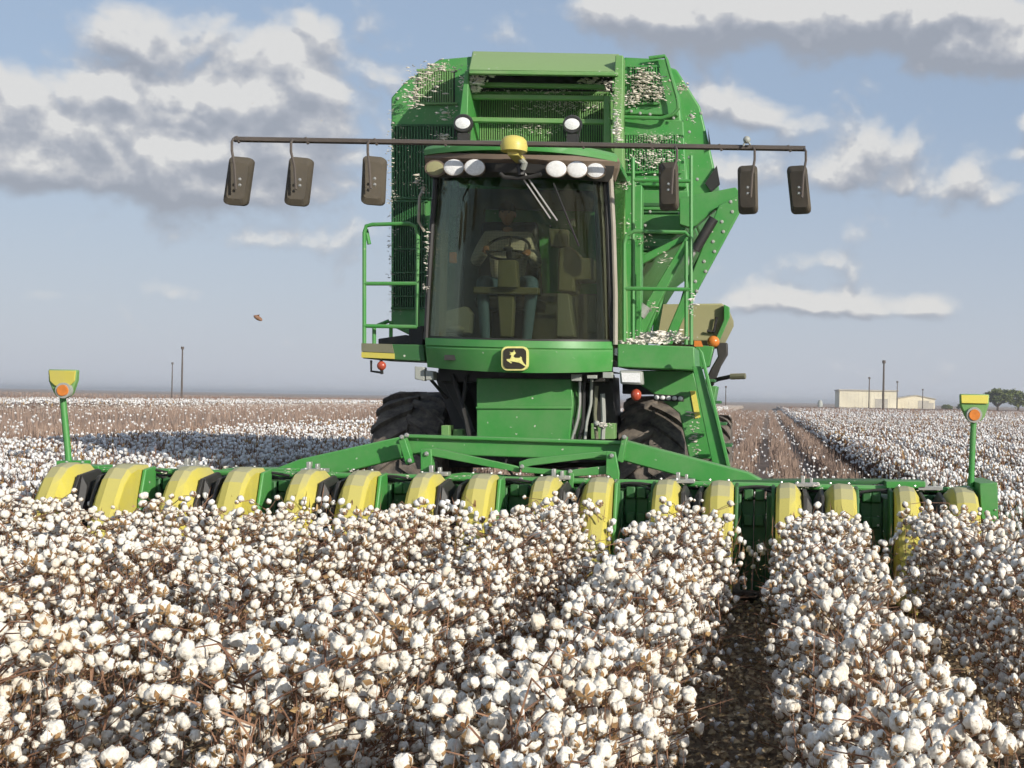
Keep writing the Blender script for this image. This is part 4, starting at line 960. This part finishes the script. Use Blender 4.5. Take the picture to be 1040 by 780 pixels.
V_ = [(bx, by, zh+.08), (bx, by+.02, zh+.28), (bx, by-.01, zh+.46), (bx, by-.03, zs+.06), (bx, by-.05, zs+.13),
      (bx-.215, by-.02, zs), (bx+.215, by-.02, zs), (bx-.31, by-.14, zs-.27), (bx+.33, by-.12, zs-.28), tuple(hL+Vector((-.02, .06, .0))), tuple(hR+Vector((.03, .07, 0))),
      (bx-.10, by-.05, zh+.06), (bx+.10, by-.05, zh+.06)]
E_ = [(0, 1), (1, 2), (2, 3), (3, 4), (2, 5), (2, 6), (5, 7), (6, 8), (7, 9), (8, 10), (0, 11), (0, 12)]
rad = [(.17, .12), (.17, .12), (.17, .12), .07, .06, .085, .085, .058, .058, .034, .034, .10, .10]
skin_obj('body', V_[:5], E_[:4], [(.10, .08), (.10, .08), (.10, .08), .058, .055], 'skin', person)
sh_ = skin_obj('shirt', V_[:4]+V_[5:11], [(0, 1), (1, 2), (2, 3), (2, 4), (2, 5), (4, 6), (5, 7), (6, 8), (7, 9)], [(.19, .13), (.20, .13), (.20, .13), (.08, .07), .095, .095, .068, .068, .044, .044], 'shirt', person)
for s_ in (-1, 1):
    kx = P(490 if s_ < 0 else 541, 285, 12.98)
    skin_obj('trouser_leg', [(bx+s_*.02, by+.02, zh+.05), (bx+s_*.11, by-.06, zh+.05), (kx[0], 12.98, kx[2]+.0), (kx[0]-s_*.05, 12.95, ZF+.12)], [(0, 1), (1, 2), (2, 3)], [.11, .105, .075, .05], 'jeans', person)
    bt_ = MB(); bt_.ell((kx[0]-s_*.05, 12.86, ZF+.05), (.05, .14, .05)); bt_.build('boot', 'khaki', person)
# head
hc = Vector((bx, by-.07, zs+.255))
hd_ = MB(); vs, fs = [], []
n, m = 28, 20
for i in range(m+1):
    t = math.pi*i/m
    for k in range(n):
        a = 2*math.pi*k/n; x, y_, z = math.sin(t)*math.cos(a), math.sin(t)*math.sin(a), math.cos(t)
        w_ = .078*(1-.22*max(0, -z)); X, Y_, Z = x*w_, y_*.098*(1-.1*max(0, -z)), z*.122
        if y_ < 0:
            f_ = max(0, -y_)
            Y_ -= .028*math.exp(-((x/.16)**2)-((z+.1)/.17)**2)*f_            # nose
            Y_ += .010*math.exp(-(((abs(x)-.38)/.16)**2)-((z-.08)/.12)**2)   # eye sockets
            Y_ -= .008*math.exp(-((x/.3)**2)-((z+.42)/.09)**2)               # lips
            Y_ += .004*math.exp(-((x/.3)**2)-((z+.43)/.02)**2)
            Y_ -= .010*math.exp(-((x/.3)**2)-((z+.78)/.15)**2)               # chin
        vs.append((hc.x+X, hc.y+Y_, hc.z+Z))
for i in range(m):
    for k in range(n): fs.append((i*n+k, (i+1)*n+k, (i+1)*n+(k+1) % n, i*n+(k+1) % n))
hd_.add(vs, fs, 0, True)
for s_ in (-1, 1): hd_.ell((hc.x+s_*.080, hc.y+.012, hc.z-.005), (.012, .022, .032))
hd_.build('head', 'skin', person)
for s_ in (-1, 1):
    e = MB(); e.ell((hc.x+s_*.031, hc.y-.079, hc.z+.010), (.013, .010, .009)); e.build('eye', 'hair', person)
cp = MB(); vs, fs = [], []
for i in range(9):
    t = math.pi*.52*i/8
    for k in range(24):
        a = 2*math.pi*k/24; vs.append((hc.x+.088*math.sin(t)*math.cos(a), hc.y+.006+.108*math.sin(t)*math.sin(a), hc.z+.028+.112*math.cos(t)))
for i in range(8):
    for k in range(24): fs.append((i*24+k, (i+1)*24+k, (i+1)*24+(k+1) % 24, i*24+(k+1) % 24))
cp.add(vs, fs, 0, True)
br_ = [(hc.x+.08*math.sin(a), hc.y-.085-.085*math.cos(a), hc.z+.045-.012*math.cos(a)) for a in np.linspace(-1.45, 1.45, 11)]
cp.extr(br_, (0, 0, .008)); cp.build('cap', 'hair', person)
# hands round the rim
for s_, hp in ((-1, hL), (1, hR)):
    rim_t = (hp-wc).normalized().cross(ax).normalized(); outw = (hp-wc).normalized()
    wr = Vector(hp)+Vector((s_*.02, .065, 0))
    V_, E_, r_ = [tuple(wr), tuple(hp+outw*.028+Vector((0, .03, .005)))], [(0, 1)], [.026, (.036, .018)]
    for q_, (off, ln_) in enumerate(((-.030, .9), (-.010, 1.0), (.010, .95), (.030, .75))):
        b0 = len(V_); base = hp+outw*.026+rim_t*off
        V_ += [tuple(base+Vector((0, .008, .004))), tuple(base+ax*.026*ln_-outw*.004), tuple(hp+rim_t*off-outw*.016+ax*.022*ln_), tuple(hp+rim_t*off-outw*.026*ln_-ax*.004)]
        E_ += [(1, b0), (b0, b0+1), (b0+1, b0+2), (b0+2, b0+3)]; r_ += [.011, .0098, .0088, .0075]
    b0 = len(V_); tb_ = hp+outw*.02-ax*.004+rim_t*(-.042)
    V_ += [tuple(tb_), tuple(hp+rim_t*-.05-ax*.020-outw*.006), tuple(hp+rim_t*-.046-ax*.016-outw*.028)]; E_ += [(1, b0), (b0, b0+1), (b0+1, b0+2)]; r_ += [.013, .011, .0095]
    skin_obj('hand', V_, E_, r_, 'skin', person, 1)

# ------------------------------------------------------------------ far things
def gpt(px, D): return ((px-CX)/F*D, D, 0)
def pole(px, top_py, D, label, cross=False, r=.13):
    x = gpt(px, D)[0]; zt = P(px, top_py, D)[2]
    m_ = MB(); m_.tube([(x, D, -.3), (x, D, zt*.6), (x, D, zt)], [r, r*.8, r*.6], 8)
    if cross: m_.box((x-1.1, D-.08, zt-.7), (x+1.1, D+.08, zt-.5)); [m_.tube([(x+k, D, zt-.5), (x+k, D, zt-.3)], .06, 6) for k in (-.9, 0.35, .9)]
    else: m_.tube([(x, D, zt-.4), (x, D, zt)], [.25, .22], 8)
    tag(m_.build('utility_pole', 'wood', origin=(x, D, 0)), label, 'pole', 'utility poles along the horizon')
pole(184.5, 352, 190, 'taller of the two wooden utility poles on the left horizon', r=.16)
pole(174.5, 368, 270, 'shorter wooden utility pole beside the taller one on the left horizon', False, r=.15)
pole(897, 366, 170, 'tallest dark utility pole, standing in front of the long tan shed', False, r=.17)
pole(882.5, 383, 270, 'thin utility pole in front of the left half of the long tan shed', r=.15)
pole(911, 387, 290, 'thin utility pole at the right end of the long tan shed', r=.15)
pole(937, 395, 330, 'short utility pole in front of the smaller pale shed', r=.15)
pole(737, 392, 300, 'short utility pole on the horizon just right of the picker', False, r=.14)
0 and pole(91.5, 384, 420, 'faint utility pole on the far left horizon behind the left marker', r=.18)
def shed(px0, px1, top, D, depth, label, gable=False, doors=()):
    x0, x1 = gpt(px0, D)[0], gpt(px1, D)[0]; zt = P(px0, top, D)[2]; r_ = empty('metal_shed', ((x0+x1)/2, D, 0), label, 'shed', 'metal sheds on the right horizon')
    m_ = MB()
    if gable: m_.extr([(x0, D, -.2), (x1, D, -.2), (x1, D, zt-.9), ((x0+x1)/2, D, zt), (x0, D, zt-.9)], (0, depth, 0))
    else: m_.box((x0, D, -.2), (x1, D+depth, zt))
    m_.build('wall', 'shed', r_)
    m_ = MB()
    if gable:
        mx = (x0+x1)/2
        m_.extr([(x0-.3, D-.3, zt-.95), (mx, D-.3, zt+.02), (x1+.3, D-.3, zt-.95), (x1+.3, D-.3, zt-.75), (mx, D-.3, zt+.22), (x0-.3, D-.3, zt-.75)], (0, depth+.6, 0))
    else: m_.box((x0-.25, D-.3, zt+.003), (x1+.25, D+depth+.3, zt+.3))
    m_.build('roof', 'shed_roof', r_)
    for (a, w_, h_) in doors:
        m_ = MB(); m_.box((lerp(x0, x1, a), D-.08, 0), (lerp(x0, x1, a)+w_, D-.01, h_)); m_.build('door', 'shed_roof', r_)
    m_ = MB(); n_ = int((x1-x0)/1.0)
    for k in range(n_): m_.box((x0+k*1.0, D-.05, 0), (x0+k*1.0+.12, D-.006, zt-(1.05 if gable else .05)))
    m_.build('cladding', 'shed', r_)
shed(852.5, 911.5, 396.5, 330, 22, 'long flat-roofed tan metal shed standing on the right horizon', doors=((.62, 3.2, 3.0),))
shed(911.8, 949.5, 401.5, 352, 18, 'smaller pale gabled shed just right of the long tan shed', True, ((.55, 3, 2.8), (.85, 1.2, 2.2)))
sm = MB(); x, y_, _ = gpt(833, 320); sm.lathe([(.0, .6), (1.2, .7), (1.9, .4)], (x, y_, .4), 'Z', 12); tag(sm.build('water_tank', 'palegrey', origin=(x, y_, 0)), 'tiny pale tank alone on the horizon left of the sheds', 'tank')
def tree(px, D, w, h, label, seed):
    r_ = np.random.default_rng(seed); x = gpt(px, D)[0]; root = empty('tree', (x, D, 0), label, 'tree', 'trees on the right horizon')
    m_ = MB(); m_.tube([(x, D, -.3), (x+.1, D, h*.22), (x, D, h*.4)], [.34, .26, .2], 8)
    for k in range(6):
        a = k*1.05; m_.tube([(x, D, h*.25), (x+math.cos(a)*w*.2, D+math.sin(a)*w*.2, h*.5), (x+math.cos(a)*w*.36, D+math.sin(a)*w*.36, h*.72)], [.15, .1, .05], 6)
    m_.build('trunk', 'bark', root)
    cr = NPM(); cl = []
    for k in range(34):
        a = r_.uniform(0, 6.28); q = math.sqrt(r_.random()); zz = r_.uniform(.36, .92)
        k2 = math.sqrt(max(0.05, 1-((zz-.5)/.5)**2)); cl.append((math.cos(a)*q*w*.46*k2, math.sin(a)*q*w*.46*k2, zz*h))
    cl = np.array(cl); n = 4200; c = cl[r_.integers(len(cl), size=n)] + r_.normal(0, .085*w*.55, (n, 3))*np.array([1, 1, .7])
    c[:, 0] += 0
    lf4 = np.array([(-.5, 0, 0), (0, .4, .1), (.5, 0, 0), (0, -.4, .1)]); cr.scatter(lf4, np.array([(0, 1, 2, 3)]), c, r_.uniform(.3, .62, n), 0, 1.5)
    o = cr.obj('crown', ['leaf']); o.parent = root
tree(1013, 300, 8.0, 5.8, 'round olive tree at the left of the clump on the right horizon', 1)
tree(1034, 310, 8.5, 5.9, 'wider olive tree cut by the right edge of the photo', 2)
tree(978, 400, 4, 2.2, 'low scrubby tree between the pale shed and the right marker', 3)
tree(962, 410, 3.5, 1.6, 'tiny low tree next to the gabled shed', 4)

# ------------------------------------------------------------------ light and sky
SUN_AZ = R(50)      # degrees right of straight behind the camera
SUN_EL = R(22)
d = Vector((math.sin(SUN_AZ)*math.cos(SUN_EL), -math.cos(SUN_AZ)*math.cos(SUN_EL), math.sin(SUN_EL)))
sl = bpy.data.lights.new('sun', 'SUN'); sl.energy = 4.8; sl.angle = R(.55); sl.color = (1, .94, .84)
so = bpy.data.objects.new('sun', sl); C.objects.link(so); so.rotation_euler = (-d).to_track_quat('-Z', 'Y').to_euler(); so.location = (20, -20, 30)
w = bpy.data.worlds.new('World'); S.world = w; w.use_nodes = True; nt = w.node_tree
bg = nt.nodes['Background']; bg.inputs['Strength'].default_value = .115
sky = N(nt, 'ShaderNodeTexSky', sky_type='NISHITA'); sky.sun_disc = False; sky.sun_elevation = SUN_EL; sky.sun_rotation = math.atan2(d.x, d.y)
sky.air_density = 1.0; sky.dust_density = 1.2; sky.ozone_density = 1.2
tc = N(nt, 'ShaderNodeTexCoord'); sx = N(nt, 'ShaderNodeSeparateXYZ'); nt.links.new(tc.outputs['Generated'], sx.inputs[0])
az = mth(nt, 'ARCTAN2', sx.outputs[0], sx.outputs[1]); el = mth(nt, 'ARCSINE', sx.outputs[2])
BL = [  # px, py, rx, ry, weight   (cloud banks where they stand in the photograph's sky)
    (60, 175, 150, 22, .26), (170, 150, 120, 26, .26), (180, 195, 150, 14, .22), (290, 78, 44, 34, .32), (320, 125, 60, 34, .26), (20, 115, 90, 24, .24), (170, 35, 130, 24, .28), (110, 92, 90, 18, .22), (230, 100, 60, 20, .2), (320, 30, 50, 22, .18), (230, 155, 110, 22, .2),
    (180, 120, 230, 85, .20), (880, 20, 280, 50, .20), (730, 15, 120, 26, .16), (800, 10, 170, 22, .32), (960, 25, 110, 26, .32), (1000, 55, 80, 18, .24), (640, 18, 90, 18, .22), (745, 110, 50, 18, .40), (790, 125, 44, 15, .30), (725, 175, 45, 28, .26), (875, 150, 48, 22, .38), (850, 180, 66, 18, .32), (985, 165, 28, 18, .30), (975, 195, 54, 14, .30), (1035, 125, 18, 12, .26), (1035, 155, 22, 8, .24),
    (800, 303, 54, 12, .30), (860, 315, 100, 12, .34), (930, 308, 38, 15, .28), (825, 262, 36, 10, .28), (178, 296, 36, 10, .30), (60, 300, 60, 8, .20), (270, 245, 80, 14, .24), (-100, 140, 150, 60, .24), (1150, 60, 110, 50, .26)]
def density(dE):
    e2 = mth(nt, 'ADD', el, dE)
    cv = N(nt, 'ShaderNodeCombineXYZ'); nt.links.new(az, cv.inputs[0]); nt.links.new(mth(nt, 'MULTIPLY', e2, 1.2), cv.inputs[1])
    def nz(scale, det, r_, off):
        mp = N(nt, 'ShaderNodeMapping'); mp.inputs['Location'].default_value = off; nt.links.new(cv.outputs[0], mp.inputs[0])
        n_ = N(nt, 'ShaderNodeTexNoise', noise_dimensions='2D'); n_.inputs['Scale'].default_value = scale; n_.inputs['Detail'].default_value = det; n_.inputs['Roughness'].default_value = r_
        nt.links.new(mp.outputs[0], n_.inputs['Vector']); return n_.outputs['Fac']
    base = mth(nt, 'ADD', mth(nt, 'MULTIPLY', nz(8, 7, .60, (3.1, 1.7, .4)), .66), mth(nt, 'MULTIPLY', nz(26, 4, .62, (7.3, 2.2, 3)), .26))
    vo = N(nt, 'ShaderNodeTexVoronoi', feature='SMOOTH_F1', voronoi_dimensions='2D'); vo.inputs['Scale'].default_value = 15; vo.inputs['Smoothness'].default_value = .25; vo.inputs['Detail'].default_value = 2.0; vo.inputs['Roughness'].default_value = .55
    wv = N(nt, 'ShaderNodeVectorMath', operation='MULTIPLY_ADD'); wn = N(nt, 'ShaderNodeTexNoise', noise_dimensions='2D'); wn.inputs['Scale'].default_value = 9; wn.inputs['Detail'].default_value = 4; nt.links.new(cv.outputs[0], wn.inputs['Vector'])
    nt.links.new(wn.outputs['Color'], wv.inputs[0]); wv.inputs[1].default_value = (.09, .09, .09); nt.links.new(cv.outputs[0], wv.inputs[2]); nt.links.new(wv.outputs[0], vo.inputs['Vector'])
    tot = mth(nt, 'ADD', base, mth(nt, 'MULTIPLY', mth(nt, 'SUBTRACT', .42, vo.outputs['Distance']), .30))
    for (px_, py_, rx, ry, wt) in BL:
        a0 = math.atan((px_-CX)/F); e0 = math.atan((CY+(px_-CX)*SR-py_)/F*math.cos(a0)); ra, re = rx/F*math.cos(a0)**2, ry/F
        q = mth(nt, 'ADD', mth(nt, 'POWER', mth(nt, 'DIVIDE', mth(nt, 'SUBTRACT', az, a0), ra), 2.0), mth(nt, 'POWER', mth(nt, 'DIVIDE', mth(nt, 'SUBTRACT', e2, e0), re), 2.0))
        g_ = mth(nt, 'MULTIPLY', mth(nt, 'EXPONENT', mth(nt, 'MULTIPLY', q, -.8)), wt)
        tot = mth(nt, 'ADD', tot, g_)
    return tot
d0 = density(0.0); d1 = density(.013)
cover = N(nt, 'ShaderNodeMapRange', interpolation_type='SMOOTHSTEP'); cover.inputs['From Min'].default_value = .44; cover.inputs['From Max'].default_value = .76; nt.links.new(d0, cover.inputs[0])
lit = N(nt, 'ShaderNodeMapRange'); lit.inputs['From Min'].default_value = -.13; lit.inputs['From Max'].default_value = .12; nt.links.new(mth(nt, 'SUBTRACT', d0, d1), lit.inputs[0])
k = 1/.115
ccol = ramp(nt, lit.outputs[0], [(0, (.34, .365, .42)), (.4, (.42, .44, .49)), (.62, (.52, .53, .56)), (.8, (.61, .61, .62)), (1, (.76, .75, .73))])
cs = N(nt, 'ShaderNodeVectorMath', operation='SCALE'); nt.links.new(ccol, cs.inputs[0]); cs.inputs['Scale'].default_value = k
# thin general haze veil, stronger towards the horizon
vf = N(nt, 'ShaderNodeMapRange'); vf.inputs['From Min'].default_value = 0; vf.inputs['From Max'].default_value = .42; vf.inputs['To Min'].default_value = .92; vf.inputs['To Max'].default_value = .5; nt.links.new(el, vf.inputs[0])
hz = N(nt, 'ShaderNodeMapRange'); hz.inputs['From Min'].default_value = .0; hz.inputs['From Max'].default_value = .22; nt.links.new(el, hz.inputs[0])
vcol = mixc(nt, hz.outputs[0], tuple(c_*k for c_ in (.55, .585, .665)), tuple(c_*k for c_ in (.39, .485, .645)))
veil = mixc(nt, vf.outputs[0], sky.outputs[0], vcol)
fin = mixc(nt, mth(nt, 'MULTIPLY', cover.outputs[0], .88), veil, cs.outputs[0])
nt.links.new(fin, bg.inputs['Color'])
S.view_settings.view_transform = 'Standard'; S.view_settings.look = 'None'; S.view_settings.exposure = 0; S.view_settings.gamma = 1
S.cycles.max_bounces = 5; S.cycles.diffuse_bounces = 3; S.cycles.transparent_max_bounces = 12; S.cycles.use_denoising = True; S.cycles.use_adaptive_sampling = True; S.cycles.adaptive_threshold = .035; S.cycles.adaptive_min_samples = 16

def haze(density):
    m, nt, b = node_mat('haze'); nt.nodes.remove(b)
    v = N(nt, 'ShaderNodeVolumePrincipled'); v.inputs['Color'].default_value = (.86, .88, .92, 1); v.inputs['Density'].default_value = density; v.inputs['Anisotropy'].default_value = .2
    nt.links.new(v.outputs[0], nt.nodes['Material Output'].inputs['Volume']); M['haze'] = m
    b_ = MB(); b_.box((-9300, -60, -1.2), (9300, 9300, 8)); o = b_.build('haze', 'haze'); tag(o, 'thin dusty air fading the far fields', kind='stuff')
haze(.00055)
w.cycles.sampling_method = 'MANUAL'; w.cycles.sample_map_resolution = 256
